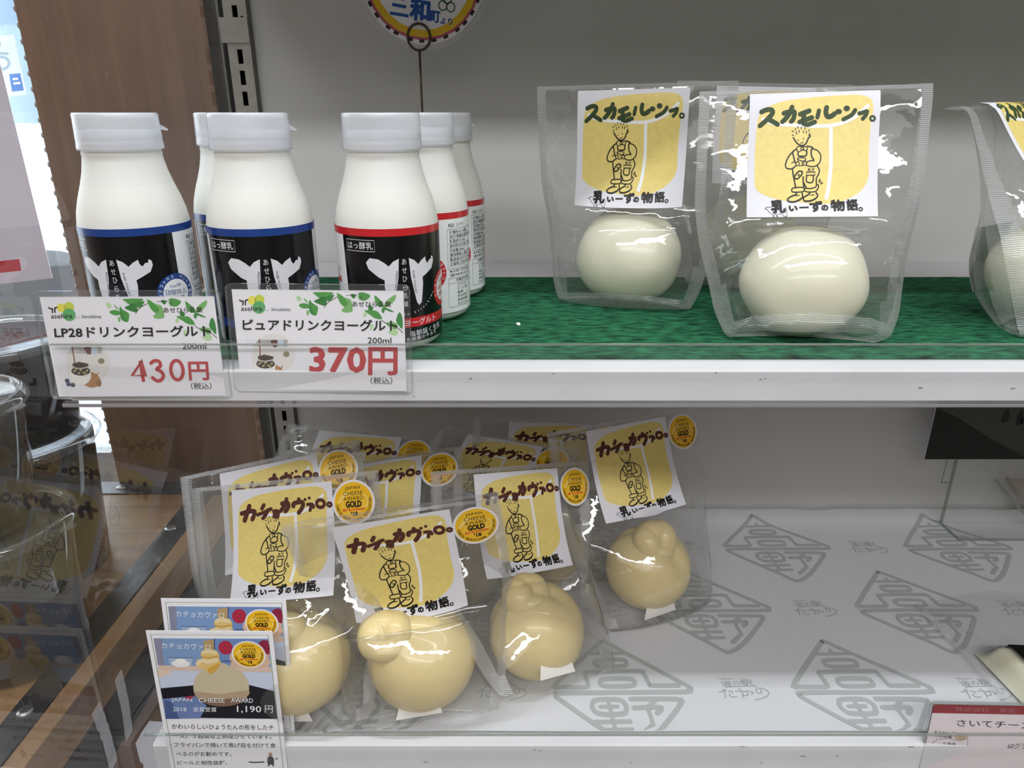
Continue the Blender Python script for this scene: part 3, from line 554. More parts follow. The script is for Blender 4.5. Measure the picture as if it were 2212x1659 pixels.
shelf_label_rail('price_rail', ZL, YF, 'clear price rail along the front of the lower shelf', top=.0105, bot=-.03)
# bracket arms under the upper shelf
M_MAT = pbr('green_felt', '#275f42', .95, .1, var=.75, vscale=330, stretch=(.3, 1, 1), bump=1.0, bscale=700)
bm = bmesh.new(); nx, ny = 150, 24
V = [[bm.verts.new((-.235+1.4*i/nx, .383+(.588-.383)*j/ny, ZU-.0004+.0004*noise.noise((i*1.7, j*1.3, 0)))) for j in range(ny+1)] for i in range(nx+1)]
for i in range(nx):
    for j in range(ny): bm.faces.new((V[i][j], V[i+1][j], V[i+1][j+1], V[i][j+1]))
ed = [e for e in bm.edges if e.is_boundary]; r_ = bmesh.ops.extrude_edge_only(bm, edges=ed)
for v in [g for g in r_['geom'] if isinstance(g, bmesh.types.BMVert)]: v.co.z = ZU-.0026
mat_o = fin('felt_mat', bm, M_MAT); tag(mat_o, 'dark green felt mat covering the upper shelf', 'mat')
p = at_z(1120, 703, ZU); bm = bmesh.new(); bmesh.ops.create_icosphere(bm, subdivisions=2, radius=.0016)
for v in bm.verts: v.co = v.co*(1+.5*noise.noise(v.co*900)); v.co.z *= .7
o = fin('crumb', bm, pbr('crumb_white', '#f2f2f0', .7), smooth=True); o.location = (p.x, p.y, ZU+.0009); tag(o, 'small white crumb lying on the green felt mat', 'crumb')
# wrapping paper on the lower shelf
def zpaper(x, y):
    b = max(0, (y-.63)/.03); f = max(0, (.385-y)/.02)
    return ZL-.0018+.0007*(1+noise.noise((x*14, y*9, 2)))+.010*min(1, b)**2*(1+.35*noise.noise((x*30, 1, 0)))+.0006*f
bm = bmesh.new(); nx, ny = 130, 46; px0, px1, py0, py1 = -.232, 1.25, .376, .657
V = [[bm.verts.new((px0+(px1-px0)*i/nx, py0+(py1-py0)*j/ny, zpaper(px0+(px1-px0)*i/nx, py0+(py1-py0)*j/ny))) for j in range(ny+1)] for i in range(nx+1)]
for i in range(nx):
    for j in range(ny): bm.faces.new((V[i][j], V[i+1][j], V[i+1][j+1], V[i][j+1]))
paper = fin('wrapping_paper', bm, pbr('wrap_white', '#cdcdd0', .55, .3), smooth=True); tag(paper, 'white wrapping paper printed with grey diamond marks, lining the lower shelf', 'wrapping paper')
A = Art()
for r, y in enumerate((.4128, .505, .597)):
    for c in range(-3, 8):
        x = .0812+.1775*c/2
        if -.16 < x < .75: (diamond if (c+r) % 2 == 0 else station)(A, x, y-(0 if (c+r) % 2 == 0 else -.001))
A.build('printed_mark', lambda x, y, h: (x, max(py0+.0005, y), zpaper(x, max(py0+.0005, y))+.00025+h), paper, .01)
# ================================================================ the acrylic partition and what is behind it
def pan_x(y): return -.2505+(y-.375)*(.0105/.287)
bm = bmesh.new(); y0, y1, z0, z1 = .17, .655, .62, 1.62
v = [bm.verts.new((pan_x(y), y, z)) for y, z in ((y0, z0), (y1, z0), (y1, z1), (y0, z1))]; bm.faces.new(v)
part = fin('acrylic_partition', bm, M_PANEL); tag(part, 'scratched clear acrylic partition at the left end of the shelves', 'partition')
bm = bmesh.new(); v = [bm.verts.new((pan_x(.655)+dx, .655, z)) for dx, z in ((-.001, z0), (.001, z0), (.001, z1), (-.001, z1))]; bm.faces.new(v); fin('panel_edge', bm, M_EDGE, part)
bm = bmesh.new()
for k in range(150):
    y = random.uniform(.33, .62); z = random.uniform(.90, 1.42); l = random.choice((.0004, .0006, .001, .004)); a = random.gauss(1.3, .5); wd = random.uniform(.00008, .00025)
    x = pan_x(y)+.0006; dy, dz = l*math.cos(a), l*math.sin(a)
    bm.faces.new([bm.verts.new(q) for q in ((x, y, z), (x, y+dy, z+dz), (x, y+dy+wd, z+dz+wd), (x, y+wd, z+wd))])
fin('scratch', bm, clear('scratch_white', (1, 1, 1), .05, .3, .55, (.9, .9, .92)), part)
M_TAPE = clear('tape_clear', (.93, .93, .93), .10, .18, .22, (.8, .8, .8), rib=260, bump=.6)
def tape(pxs, label, jag):
    """strip of old tape on the partition, through the given picture points"""
    pts = []
    for px, py in pxs:
        d = ray(px, py); t = 1.0
        y = .38
        for _ in range(12):
            t = pan_x(y)/d.x; y = d.y*t
        pts.append((Vector((0, 0, CZ))+d*t))
    bm = bmesh.new(); L = []; n = 14
    for i in range(n+1):
        q = i/n*(len(pts)-1); k = min(int(q), len(pts)-2); p = pts[k].lerp(pts[k+1], q-k); wd = .0045*(1+jag*noise.noise((i*.9, 3, 1)))
        L.append((bm.verts.new((p.x+.0005, p.y-wd, p.z)), bm.verts.new((p.x+.0005, p.y+wd, p.z+.001))))
    for a, b in zip(L, L[1:]): bm.faces.new((a[0], a[1], b[1], b[0]))
    o = fin('tape_strip', bm, M_TAPE); tag(o, label, 'tape')
tape([(205, 1530), (228, 1590), (245, 1655)], 'crinkled clear tape strip on the partition, lower one beside the cheese cards', .3)
tape([(254, 1458), (270, 1530), (278, 1592)], 'dull grey tape strip on the partition, upper one beside the cheese cards', .15)
# wooden table
tb = empty('wooden_table', (-.6, .45, ZL-.03), 0, 'wooden table with dark metal edging behind the acrylic partition', 'table')
M_TW = wood('table_wood', '#5b412b', '#8d6d4a', 18, (.22, 3.0, 1), .5); M_TW2 = wood('table_edge_wood', '#6f5238', '#9b7a55', 20, (1, .5, 2.5), .5)
M_IRON = pbr('dark_iron', '#4c4a4b', .38, .5, metal=.75, var=.2, vscale=60)
def rel(b): return (b[0]+.6, b[1]+.6, b[2]-.45, b[3]-.45, b[4]-ZL+.03, b[5]-ZL+.03)
boxo('tabletop', rel((-1.6, -.354, -.3, .70, ZL-.03, ZL)), M_TW, tb); boxo('edge_board', rel((-.331, -.3158, -.3, .70, ZL-.035, ZL)), M_TW2, tb, .001)
boxo('metal_strip', rel((-.354, -.331, -.3, .70, ZL-.03, ZL+.0012)), M_IRON, tb, .0005); boxo('metal_strip', rel((-1.6, -.3158, .70, .727, ZL-.03, ZL+.0015)), M_IRON, tb, .0005)
boxo('apron', rel((-.318, -.316, -.3, .70, ZL-.2, ZL-.036)), pbr('apron_dark', '#33302d', .6), tb)
for (px, py) in ((55, 1538), (368, 1142), (262, 1053)):
    q = at_z(px, py, ZL+.0012); bm = bmesh.new(); lathe(bm, [(.0056, 0), (.0052, .0012), (.0035, .002), (.0012, .0022)], 20); box(bm, -.0035, .0035, -.0005, .0005, .0019, .0024); box(bm, -.0005, .0005, -.0035, .0035, .0019, .0024)
    o = fin('screw', bm, pbr('screw_steel', '#9b9a98', .3, .5, metal=.9), tb); o.location = (q.x+.6, q.y-.45, .0312)
# low board between the table and the shelf
struct(boxo('trim_2', (-.312, -.258, .36, .70, .55, ZL-.075), wood('side_board', '#4b3527', '#6d5140', 20, (1, 1, .3), .6)))
# tubs with clear lids
def tub(x, y, z, r, h, dark, label, sign=1):
    t = empty('lidded_tub', (x, y, z), 0, label, 'tub', 'lidded tubs on the wooden table')
    body = M_TUB if dark else M_TUB2
    bm = bmesh.new(); lathe(bm, [(r*.80, 0), (r*.84, .001), (r*.97, h-.012), (r*.97, h-.006)], 56, cap1=False); fin('tub_body', bm, body, t, True)
    bm = bmesh.new(); lathe(bm, [(r*.70, .004), (r*.78, .006), (r*.90, h*.82), (.002, h*.84)], 40, cap1=False); fin('food', bm, M_FOOD if dark else M_FOOD2, t, True)
    bm = bmesh.new(); lathe(bm, [(r*1.0, h-.010), (r*1.05, h-.009), (r*1.08, h-.006), (r*1.05, h-.0025), (r*1.01, h-.001), (r*.985, h), (r*.95, h-.001), (r*.93, h-.0035), (r*.90, h-.0048), (r*.3, h-.0048), (.001, h-.0048)], 64, cap0=False, cap1=False)
    l = fin('lid', bm, M_LID, t, True)
    bm = bmesh.new(); P = [(r*1.04, -.008, h-.006), (r*1.17, -.003, h-.006), (r*1.17, .003, h-.006), (r*1.04, .008, h-.006)]; a = [bm.verts.new(p) for p in P]; b = [bm.verts.new((p[0], p[1], p[2]-.0012)) for p in P]; bm.faces.new(a); bm.faces.new(b[::-1])
    for i in range(4): bm.faces.new((a[i], a[(i+1) % 4], b[(i+1) % 4], b[i]))
    fin('lid_tab', bm, M_LID, l)
    return t
M_TUB = clear('tub_smoke', (.25, .24, .23), .05, .06, .55, (.035, .032, .03)); M_TUB2 = clear('tub_clear', (.80, .79, .77), .06, .04, .04)
M_FOOD = pbr('food_dark', '#1d1a18', .6, .3, var=.3, vscale=60); M_FOOD2 = pbr('food_brown', '#35301f', .6, .3, var=.4, vscale=50); M_LID = clear('lid_clear', (.95, .955, .96), .11, .04, .07)
tub(-.435, .568, ZL+.0014, .0625, .1335, True, 'dark lidded tub standing on the table, under another dark tub')
tub(-.435, .568, ZL+.1352, .0625, .090, True, 'dark lidded tub stacked on a dark tub, by the window')
tub(-.385, .455, ZL+.0014, .0545, .1175, False, 'clear lidded tub standing on the table, front lower one')
tub(-.392, .452, ZL+.1192, .050, .096, False, 'clear lidded tub stacked on a clear tub, in front of the dark ones')
# blind chain, hanging sign and sticker at the window
cx = at_y(83, 240, .765); ch = empty('blind_chain', (cx.x, .765, 0), 0, 'beaded blind cord hanging in front of the window', 'blind chain')
bm = bmesh.new(); wire(bm, [(0, 0, .80), (0, 0, 1.25), (0, 0, 1.75)], .0008, 8); fin('cord', bm, pbr('cord_grey', '#a5a29e', .6), ch)
bead = None
for k in range(58):
    z = .83+k*.0142
    if bead is None:
        bm = bmesh.new(); bmesh.ops.create_uvsphere(bm, u_segments=12, v_segments=8, radius=.0025)
        for v in bm.verts: v.co.z *= 1.25
        bead = fin('bead', bm, pbr('bead_grey', '#8f8a86', .4), ch, True); bead.location = (0, 0, z)
    else:
        b2 = bead.copy(); COL.objects.link(b2); b2.parent = ch; b2.location = (0, 0, z)
def sheet(name, pxs, y, A_, label, cat, W, H, thick=.0006):
    """flat sheet whose corners TL TR BR BL appear at the picture points, standing at depth y"""
    q = [at_y(px, py, y) for px, py in pxs]; o = q[3].copy()
    h = homog([(-W/2, H/2), (W/2, H/2), (W/2, -H/2), (-W/2, -H/2)], [(p.x, p.z) for p in q])
    t = empty(name, o, 0, label, cat)
    bm = bmesh.new(); a = [bm.verts.new((p.x-o.x, .0002, p.z-o.z)) for p in q]; b = [bm.verts.new((p.x-o.x, thick, p.z-o.z)) for p in q]
    bm.faces.new(a); bm.faces.new(b[::-1])
    for i in range(4): bm.faces.new((a[i], a[(i+1) % 4], b[(i+1) % 4], b[i]))
    fin('backing', bm, M_PAPER, t); A_.build('print', lambda x, y_, hh: (h(x, y_)[0]-o.x, -hh, h(x, y_)[1]-o.z), t); return t
A = Art(); lav = pbr('sign_lavender', '#c9c2cf', .6, .2); A.rect(-.1, -.2, .1, .2, lav, 0); A.rect(-.1, -.1905, .064, -.180, ink('#b5333f'), 1)
A.text('ご注', .000, -.1655, .036, -.150, ink('#b5404a'), 1, .02); A.rect(-.08, -.1, -.005, .12, ink('#d3b5c0'), .5)
sheet('notice_sheet', [(-230, 40), (-28, 22), (113, 601), (-235, 640)], .755, A, 'pale lavender notice sheet with a red bar, hung by the window', 'notice', .2, .4)
A = Art(); A.rect(-.05, -.08, .05, .08, ink('#dfe8ee'), 0); bl = ink('#5d86c0')
A.ring(-.02,.055,.022,.018,.008,ink('#a9bcc0'),1); A.ring(.0,.0,.020,.016,.008,ink('#a9bcc0'),1); A.stroke([(-.03,.03),(.02,.024)],.008,ink('#a9bcc0'),1,0); A.rect(.015,-.07,.045,-.03,bl,1); A.rect(.022,-.055,.04,-.05,ink('#eef2f6'),2); A.rect(.022,-.045,.036,-.040,ink('#eef2f6'),2)
sheet('window_sticker', [(-40, 80), (30, 75), (58, 205), (-30, 215)], .798, A, 'small pale blue sticker on the shop window above the notice', 'sticker', .1, .16, .0003)
# ================================================================ yogurt bottles
M_MILK = pbr('milk_bottle', '#e6e5df', .5, .3, sss=.25); M_NECK = pbr('bottle_neck', '#e3e2dd', .5, .3, sss=.2)
M_CAP = clear('cap_frosted', (.85, .86, .89), .07, .20, .55, (.97, .98, 1.0))
PROF = [(.020, 0), (.0245, .0006), (.0272, .0028), (.0286, .0065), (.0289, .012), (.0289, .066), (.0287, .0705), (.0278, .0765), (.0260, .083), (.0234, .0905), (.0214, .097), (.0203, .1025), (.0198, .1055), (.0201, .1065), (.0197, .108), (.0192, .110)]
def make_bottle(sleeve, label, loc, rz, tab, group):
    t = empty('yogurt_bottle', loc, rz, label, 'bottle', group)
    bm = bmesh.new(); lathe(bm, PROF, 72)
    for f in bm.faces:
        if sum(v.co.z for v in f.verts)/len(f.verts) > .0935: f.material_index = 1
    o = fin('body', bm, [M_MILK, M_NECK], t, True)
    s = sleeve.build('sleeve', lambda x, y, h: ((BR_+h)*math.sin(x/BR_), -(BR_+h)*math.cos(x/BR_), y), t, .0022, .00005)
    for p in s.data.polygons: p.use_smooth = True
    bm = bmesh.new(); lathe(bm, [(.0200, .1085), (.0216, .1085), (.0217, .1098), (.0213, .113), (.0212, .1135), (.0214, .114), (.0210, .1245), (.0211, .1262), (.0206, .1272), (.0196, .1272), (.0193, .1262), (.0192, .1248), (.001, .1246)], 72, cap0=False, cap1=False)
    c = fin('cap', bm, M_CAP, t, True)
    bm = bmesh.new(); lathe(bm, [(.0001, .1095), (.0192, .1095), (.0194, .1185), (.0001, .1188)], 48, cap0=False, cap1=False); fin('cap_liner', bm, pbr('cap_inner', '#eceef4', .4, .4), c, True)
    bm = bmesh.new(); a = [bm.verts.new(p) for p in ((.0205, -.002, .1215), (.0205, .002, .1215), (.0246, 0, .1188))]; b = [bm.verts.new(p) for p in ((.0205, -.002, .1185), (.0205, .002, .1185), (.0246, 0, .1178))]
    bm.faces.new(a); bm.faces.new(b[::-1])
    for i in range(3): bm.faces.new((a[i], a[(i+1) % 3], b[(i+1) % 3], b[i]))
    tb_ = fin('cap_tab', bm, M_CAP, c); tb_.rotation_euler = (0, 0, tab-rz); return t
def copy_tree(o, parent=None):
    c = o.copy(); COL.objects.link(c)
    if parent is not None: c.parent = parent
    for ch in o.children: copy_tree(ch, c)
    return c
BLUE = sleeve_art('#1d3f86', 'blue', ('ディオコッカス ペントサセウ', '商品名：ＬＰ２８'))
RED = sleeve_art('#c8252b', 'red', ('サーモフィルス菌 ラクトバ', '商品名：ピュアドリ'))
ZB = ZU+.0002
def place(src, loc, rz, label, tab):
    c = copy_tree(src); c.location = loc; c.rotation_euler = (0, 0, R(rz)); c['label'] = label
    for k in c.children_recursive:
        if k.name.startswith('cap_tab'): k.rotation_euler = (0, 0, R(tab-rz))
    return c
b0 = make_bottle(BLUE, 'blue-banded yogurt bottle standing alone, nearest the wooden wall', (-.2135, .4125, ZB), R(-3), R(25), 'blue-banded yogurt bottles')
place(b0, (-.1425, .413, ZB), 19, 'blue-banded yogurt bottle in front of another blue-banded one, behind the 370 yen card', 15)
place(b0, (-.1715, .4665, ZB), 14, 'blue-banded yogurt bottle mostly hidden behind the middle blue-banded bottle', 100)
r0 = make_bottle(RED, 'red-banded yogurt bottle at the front of its row, black cow label showing', (-.0709, .4135, ZB), R(25), R(100), 'red-banded yogurt bottles')
place(r0, (-.0575, .4735, ZB), -48, 'red-banded yogurt bottle in the middle of its row, white ingredients panel showing', 100)
place(r0, (-.0495, .5345, ZB), -38, 'red-banded yogurt bottle at the back of its row', 20)
# ================================================================ pouches
LWID = {}
def sst(t): t = max(0., min(1., t)); return t*t*(3-2*t)
class Pouch:
    def __init__(s, name, label, cat, group, z0, prm, W, H, wb, vc, r, LW, LH, LV, va, vb, seed, curl=0.0, gus=.016, lab_dx=0.0):
        s.X, s.Y, s.dz, f0, fl, yaw, s.roll = prm[0], prm[1], prm[2], R(prm[3]), R(prm[4]), R(prm[5]), R(prm[6])
        s.z0, s.W, s.H, s.wb, s.vc, s.r, s.LW, s.LH, s.LV, s.seed, s.gus, s.ldx = z0, W, H, wb, vc, r, LW, LH, LV, seed, gus, lab_dx
        s.T = r*1.13; s.yaw = yaw; s.head = None
        n = 120; s.tab = []; y = z = 0.0
        for i in range(n+1):
            v = H*1.02*i/n; f = f0+(fl-f0)*sst((v-va)/(vb-va))+curl*sst((v-H*.86)/(H*.14)); s.tab.append((y, z, f)); d = H*1.02/n; y += math.sin(f)*d; z += math.cos(f)*d
        s.n = n; s.root = empty(name, (s.X, s.Y, z0+s.dz), yaw, label, cat, group)
        s.cr, s.sr = math.cos(s.roll), math.sin(s.roll); s.cy, s.sy = math.cos(yaw), math.sin(yaw)
    def P(s, x, v, t):
        q = max(0, min(s.n-1e-6, v/(s.H*1.02)*s.n)); i = int(q); k = q-i; A, B = s.tab[i], s.tab[i+1]
        f = A[2]+(B[2]-A[2])*k; y = A[0]+(B[0]-A[0])*k-t*math.cos(f); z = A[1]+(B[1]-A[1])*k+t*math.sin(f)
        if v < 0: z += v
        X = x*s.cr-z*s.sr; Z = x*s.sr+z*s.cr
        Z = max(Z, -s.dz+.0006)
        wy = s.Y+X*s.sy+y*s.cy
        if wy > YW-.002: y -= (wy-YW+.002)/max(.3, s.cy)
        return Vector((X, y, Z))
    def F(s, hx, hv, ht, vf=None):
        """rigid frame of the bag at one place: maps small local offsets without following the film's bend"""
        o = s.P(hx, hv, ht); i = int(max(0, min(s.n-1, (vf or s.vc)/(s.H*1.02)*s.n))); f = s.tab[i][2]
        ex = Vector((s.cr, 0, s.sr)); ev = Vector((-math.cos(f)*s.sr, math.sin(f), math.cos(f)*s.cr)); et = Vector((-math.sin(f)*s.sr, -math.cos(f), math.sin(f)*s.cr))
        def g(x, v, t):
            p = o+ex*x+ev*v+et*t; p.z = max(p.z, -s.dz+.0008); return p
        return g
    def a(s, v): return (s.wb/2+(s.W/2-s.wb/2)*sst(v/(s.H*.62)))*(1-.11*(1-min(1, max(0, v)/.022))**2)
    def t(s, x, v):
        a = s.a(v); qx = min(1, abs(x)/a); dv = v-s.vc
        g = 1/(1+(max(0, dv)/(s.r*1.38))**2.6) if dv > 0 else 1-(1-s.gus/s.T)*(abs(dv)/s.vc)**2
        g *= 1-max(0, min(1, v/s.H))**10
        t = s.T*g*max(0, 1-qx**2.3)**.8
        if s.head:
            hx, hv, ht, hr = s.head; d2 = ((x-hx)**2+(v-hv)**2)/(hr*1.7)**2
            h = (ht+hr*1.0)*(1-d2*d2)**.5 if d2 < 1 else 0; k = .007; m = max(0, k-abs(t-h))/k; t = max(t, h)+m*m*k*.25
        return t
    def wr(s, x, v, side):
        """small film creases"""
        a = s.a(v); e = max(0, 1-(abs(x)/a)**6); dx, dv = x, v-s.vc; an = math.atan2(dv, dx); d = math.hypot(dx, dv)
        k = s.seed+side*31.7
        rid = 1-abs(noise.noise((an*3.2, d*14, k)))*2.2; rid2 = 1-abs(noise.noise((x*42+k, v*30, k*1.3)))*2.4
        amp = .0024*sst((d-s.r*.7)/(s.r*.8)); w = amp*(max(0, rid)**3)*1.0+.0013*max(0, rid2)**3*sst((d-s.r*.5)/s.r)
        if side == 0 and s.LW:
            m = max(abs(x-s.ldx)/(s.LW/2+.003), abs(v-s.LV)/(s.LH/2+.003)); w *= sst((m-.95)/.35)
        return w*e+.0010*noise.noise((x*18+k, v*16, k))*e
    def film(s, nx=44, nv=60, g0=False):
        bm = bmesh.new(); fr = []; bk = []
        for j in range(nv+1):
            v = s.H*j/nv; a = s.a(v); ra = []; rb = []
            sc = sst(v/.010) if s.gus < .012 else 1
            for i in range(nx+1):
                x = a*(2*i/nx-1)
                tf = s.t(x, v)+s.wr(x, v, 0); tb = s.t(x, v)*.92+s.wr(x, v, 1)*.6
                vv = v-(.004*(1-(x/a)**2) if j == 0 else 0)
                ra.append(bm.verts.new(s.P(x, vv, tf+.0002))); rb.append(bm.verts.new(s.P(x, vv, -tb-.0002)))
            fr.append(ra); bk.append(rb)
        for j in range(nv):
            for i in range(nx):
                x = s.a(s.H*j/nv)*(2*(i+.5)/nx-1); seal_or_glint = 1 if abs(x) > s.a(s.H*j/nv)-.0062 or (g0 and j < 2) or j == nv-1 else 0  # sides are heat seals; milky top row paints in the fold's highlight
                for g in (fr, bk): bm.faces.new((g[j][i], g[j][i+1], g[j+1][i+1], g[j+1][i])).material_index = seal_or_glint
        for i in range(nx):      # gusset
            mid0 = (fr[0][i].co+bk[0][i].co)/2
            bm.faces.new((fr[0][i], bk[0][i], bk[0][i+1], fr[0][i+1])).material_index = 0
        for g in (fr, bk): pass
        return fin('film', bm, [M_FILM, M_SEAL_GLINT], s.root, True, norm=False)
    def label(s, art, name='label'):
        o = art.build(name, lambda x, y, h: s.P(x+s.ldx, s.LV+y, s.t(x+s.ldx, s.LV+y)+.0014+s.wr(x+s.ldx, s.LV+y, 0)+h), s.root, .004)
        for p in o.data.polygons: p.use_smooth = True
        return o
    def sticker(s, cx, cv, r):
        A_ = Art(); medal_art(A_, r)
        o = A_.build('award_sticker', lambda x, y, h: s.P(cx+x, cv+y, s.t(min(cx+x, s.a(cv)*.95), cv+y)+.0016+max(0, s.wr(cx, cv, 0))+h), s.root, .006)
        for p in o.data.polygons: p.use_smooth = True
    def gourd(s, head):
        """ball drawn out into a neck, with a folded knot on top"""
        hx, hv, ht, hr = head; c = Vector((0, s.vc, 0)); G = s.F(0, s.vc, 0); hd = Vector((hx, hv-s.vc, ht)); L = hd.length; ax = hd.normalized()
        e1 = ax.cross(Vector((0, 0, 1))).normalized(); e2 = e1.cross(ax)
        bm = bmesh.new(); nu, nt = 56, 40; rows = []
        for j in range(nt+1):
            th = math.pi*j/nt; row = []
            for i in range(nu):
                az = 2*math.pi*i/nu
                rr = s.r*(1+(L/s.r*1.0-.86)*math.exp(-(th/.55)**2)*.75)*(1+.02*noise.noise((math.cos(az)*1.5, math.sin(az)*1.5, th*1.5+s.seed)))
                for k, (ac, wd, dp) in enumerate(((-1.35, .20, .20), (-2.2, .16, .10), (-.45, .18, .12), (1.2, .3, .1))):
                    da = (az-ac+math.pi) % (2*math.pi)-math.pi
                    rr *= 1-dp*math.exp(-(da/wd)**2)*math.exp(-((th-.75)/.55)**2)
                n_ = ax*math.cos(th)+(e1*math.cos(az)+e2*math.sin(az))*math.sin(th)
                p = c+n_*rr; row.append(bm.verts.new(G(p.x, p.y-s.vc, p.z)))
            rows.append(row)
        for j in range(nt):
            for i in range(nu): bm.faces.new((rows[j][i], rows[j][(i+1) % nu], rows[j+1][(i+1) % nu], rows[j+1][i]))
        bmesh.ops.remove_doubles(bm, verts=bm.verts[:], dist=.00002)
        body = fin('cheese', bm, M_CHEESE, s.root, True)
        bm = bmesh.new(); G2 = s.F(hx, hv, ht, hv)
        lob = [((-.40, .0, .22), (.62, .80, .70)), ((.42, .06, .20), (.62, .82, .68)), ((.02, .40, .12), (.78, .56, .70)), ((.06, -.50, .34), (.70, .44, .56)), ((0, -.1, -.3), (.85, .85, .55))]
        for (ox, oy, oz), (a_, b_, c_) in lob:
            g = bmesh.ops.create_uvsphere(bm, u_segments=24, v_segments=16, radius=1.0)
            for v in g['verts']:
                q = Vector((v.co.x*a_+ox, v.co.y*b_+oy, v.co.z*c_+oz))*hr
                v.co = G2(q.x, q.y, q.z)
        k = fin('knot', bm, M_CHEESE, body, True); rm = k.modifiers.new('remesh', 'REMESH'); rm.mode = 'VOXEL'; rm.voxel_size = .0009; rm.use_smooth_shade = True
        sm = k.modifiers.new('smooth', 'SMOOTH'); sm.factor = .5; sm.iterations = 8
        return body
    def ball(s, rx, rv, rt, mat=None):
        G = s.F(0, s.vc, 0); bm = bmesh.new(); g = bmesh.ops.create_uvsphere(bm, u_segments=48, v_segments=32, radius=1)
        for v in bm.verts:
            n_ = v.co.copy(); k = 1+.05*noise.noise(n_*1.4+Vector((s.seed, 0, 0)))
            p = Vector((n_.x*rx*k, n_.z*rv*k, -n_.y*rt*k)); v.co = G(p.x, p.y, p.z)
        return fin('cheese', bm, mat or M_CHEESE2, s.root, True)
    def liner(s):
        bm = bmesh.new(); w_ = .016
        P = [(-w_-.004, .002, s.gus*.45), (w_-.004, .0025, s.gus*.35), (w_-.006, .012, s.gus*.6), (-w_, .012, s.gus*.6)]
        a = [bm.verts.new(s.P(*p)) for p in P]; bm.faces.new(a); fin('paper_liner', bm, pbr('liner_white', '#e9e4de', .6), s.root)
CB, CL = 'ripened cheese pouches on the lower shelf', 'cheese pouch'
CP = {
 'a': (-.0586,.3804,.0053,46.8,-12.4,3.5,7.9), 'b': (-.1475,.3853,-.0027,27.8,20.9,-8.3,10.2), 'c': (-0.1524,0.4547,-0.0079,-3.7,29.7,-0.3,13.1),
 'd': (-0.0926,0.4579,-0.0081,4.1,52.3,-4.6,11.4), 'e': (-0.1525,0.5217,-0.0089,-2.8,53.1,-10.4,-1.2), 'f': (-0.0445,0.5150,-0.0082,10.8,61.2,-27.0,2.9),
 'g': (0.0305,0.5527,-0.0089,-3.7,57.6,-0.2,-2.4), 'h': (.0344,.4041,.0154,63.4,22.1,31.2,-11.3), 'i': (.1255,.4960,-.0007,34.6,19.9,22.9,.3)}
CT = {
 'a': ('ripened cheese pouch at the front, in full view in the middle of the heap', (-.019,.056,.026,.0190)),
 'b': ('ripened cheese pouch standing behind the two cheese cards', (-.003,.062,.012,.0185)),
 'c': ('ripened cheese pouch leaning behind the one by the cheese cards, nearest the partition', (0,.070,.010,.0175)),
 'd': ('ripened cheese pouch in the middle of the heap, directly behind the front two', (0,.070,.010,.0175)),
 'e': ('ripened cheese pouch at the very back of the heap, nearest the slotted post', (0,.070,.010,.0175)),
 'f': ('ripened cheese pouch tilted to the right, in the middle of the back row', (0,.070,.010,.0175)),
 'g': ('ripened cheese pouch at the back of the heap, with only its label top showing', (0,.070,.010,.0175)),
 'h': ('ripened cheese pouch overlapped by the front one, to its right', (-.012,.061,.019,.0185)),
 'i': ('ripened cheese pouch at the right end of the heap, next to bare paper', (.000,.063,.018,.0190))}
BART = label_art('brown', .0785, .076)
for i, k in enumerate('abcdefghi'):
    lb, hd = CT[k]
    far = k in 'cdefg'
    p = Pouch('cheese_pouch', lb, CL, CB, ZL-.0002, CP[k], .145, .170, .112, .040 if far else .042, .033 if far else .0385 if k == 'a' else .036, .0785, .076, .128, .05, .095, 3.1+i*1.7, gus=.017)
    p.head = hd
    p.film(); p.label(BART); p.sticker(.0545, .150, .0155); p.gourd(hd); p.liner()
GB, GART = 'fresh cheese pouches on the green mat', label_art('green', .073, .071)
SP = [('fresh cheese pouch at the front of the green mat, largest in view', (.1741,.4069,.0045,38.6,6.9,-9,1.7), 5.0),
      ('fresh cheese pouch standing left of the front one, label tilted away', (.0784,.4952,-.0003,22.9,-10.7,-19,1.0), 9.3),
      ('fresh cheese pouch hidden behind the front one, seen through its film', (.185,.560,0,12,6,-4,-1.5), 12.9)]
for lb, pr, sd in SP:
    p = Pouch('cheese_pouch', lb, CL, GB, ZU-.0006, pr, .131, .151, .104, .036, .034, .073, .071, .112, .04, .08, sd, gus=.015, curl=.25)
    p.film(g0=True); p.label(GART); p.ball(.0372, .0345, .029)
q = at_z(2203, 735, ZU)
p = Pouch('cheese_pouch', 'fresh cheese pouch turned sideways at the right edge, alone on the mat', CL, GB, ZU, (q.x+.041, q.y+.032, 0, 17, 24, 36, 0), .127, .151, .104, .036, .036, .073, .071, .112, .04, .08, 21.3, gus=.020, curl=1.5)
p.film(); p.label(GART); p.ball(.036, .032, .032)
A = Art(); A.rect(-.026,-.022,.026,.022, pbr('back_label','#b9bbba',.5), 0)
for k_ in range(7): A.text(('名称 ナチュラルチーズ','原材料名 生乳・食塩','内容量 裏面記載','賞味期限 枠外記載','保存方法 要冷蔵','製造者 広島県三次市','乳いーずの物語')[k_], .020-.042, .016-k_*.0056, .020-.004*(k_ % 3), .0192-k_*.0056, K_, 1)
A.build('back_label', lambda x, y, h: p.P(-x, .05+y, -p.t(-x, .05+y)*.92-.0012-h), p.root, .005)
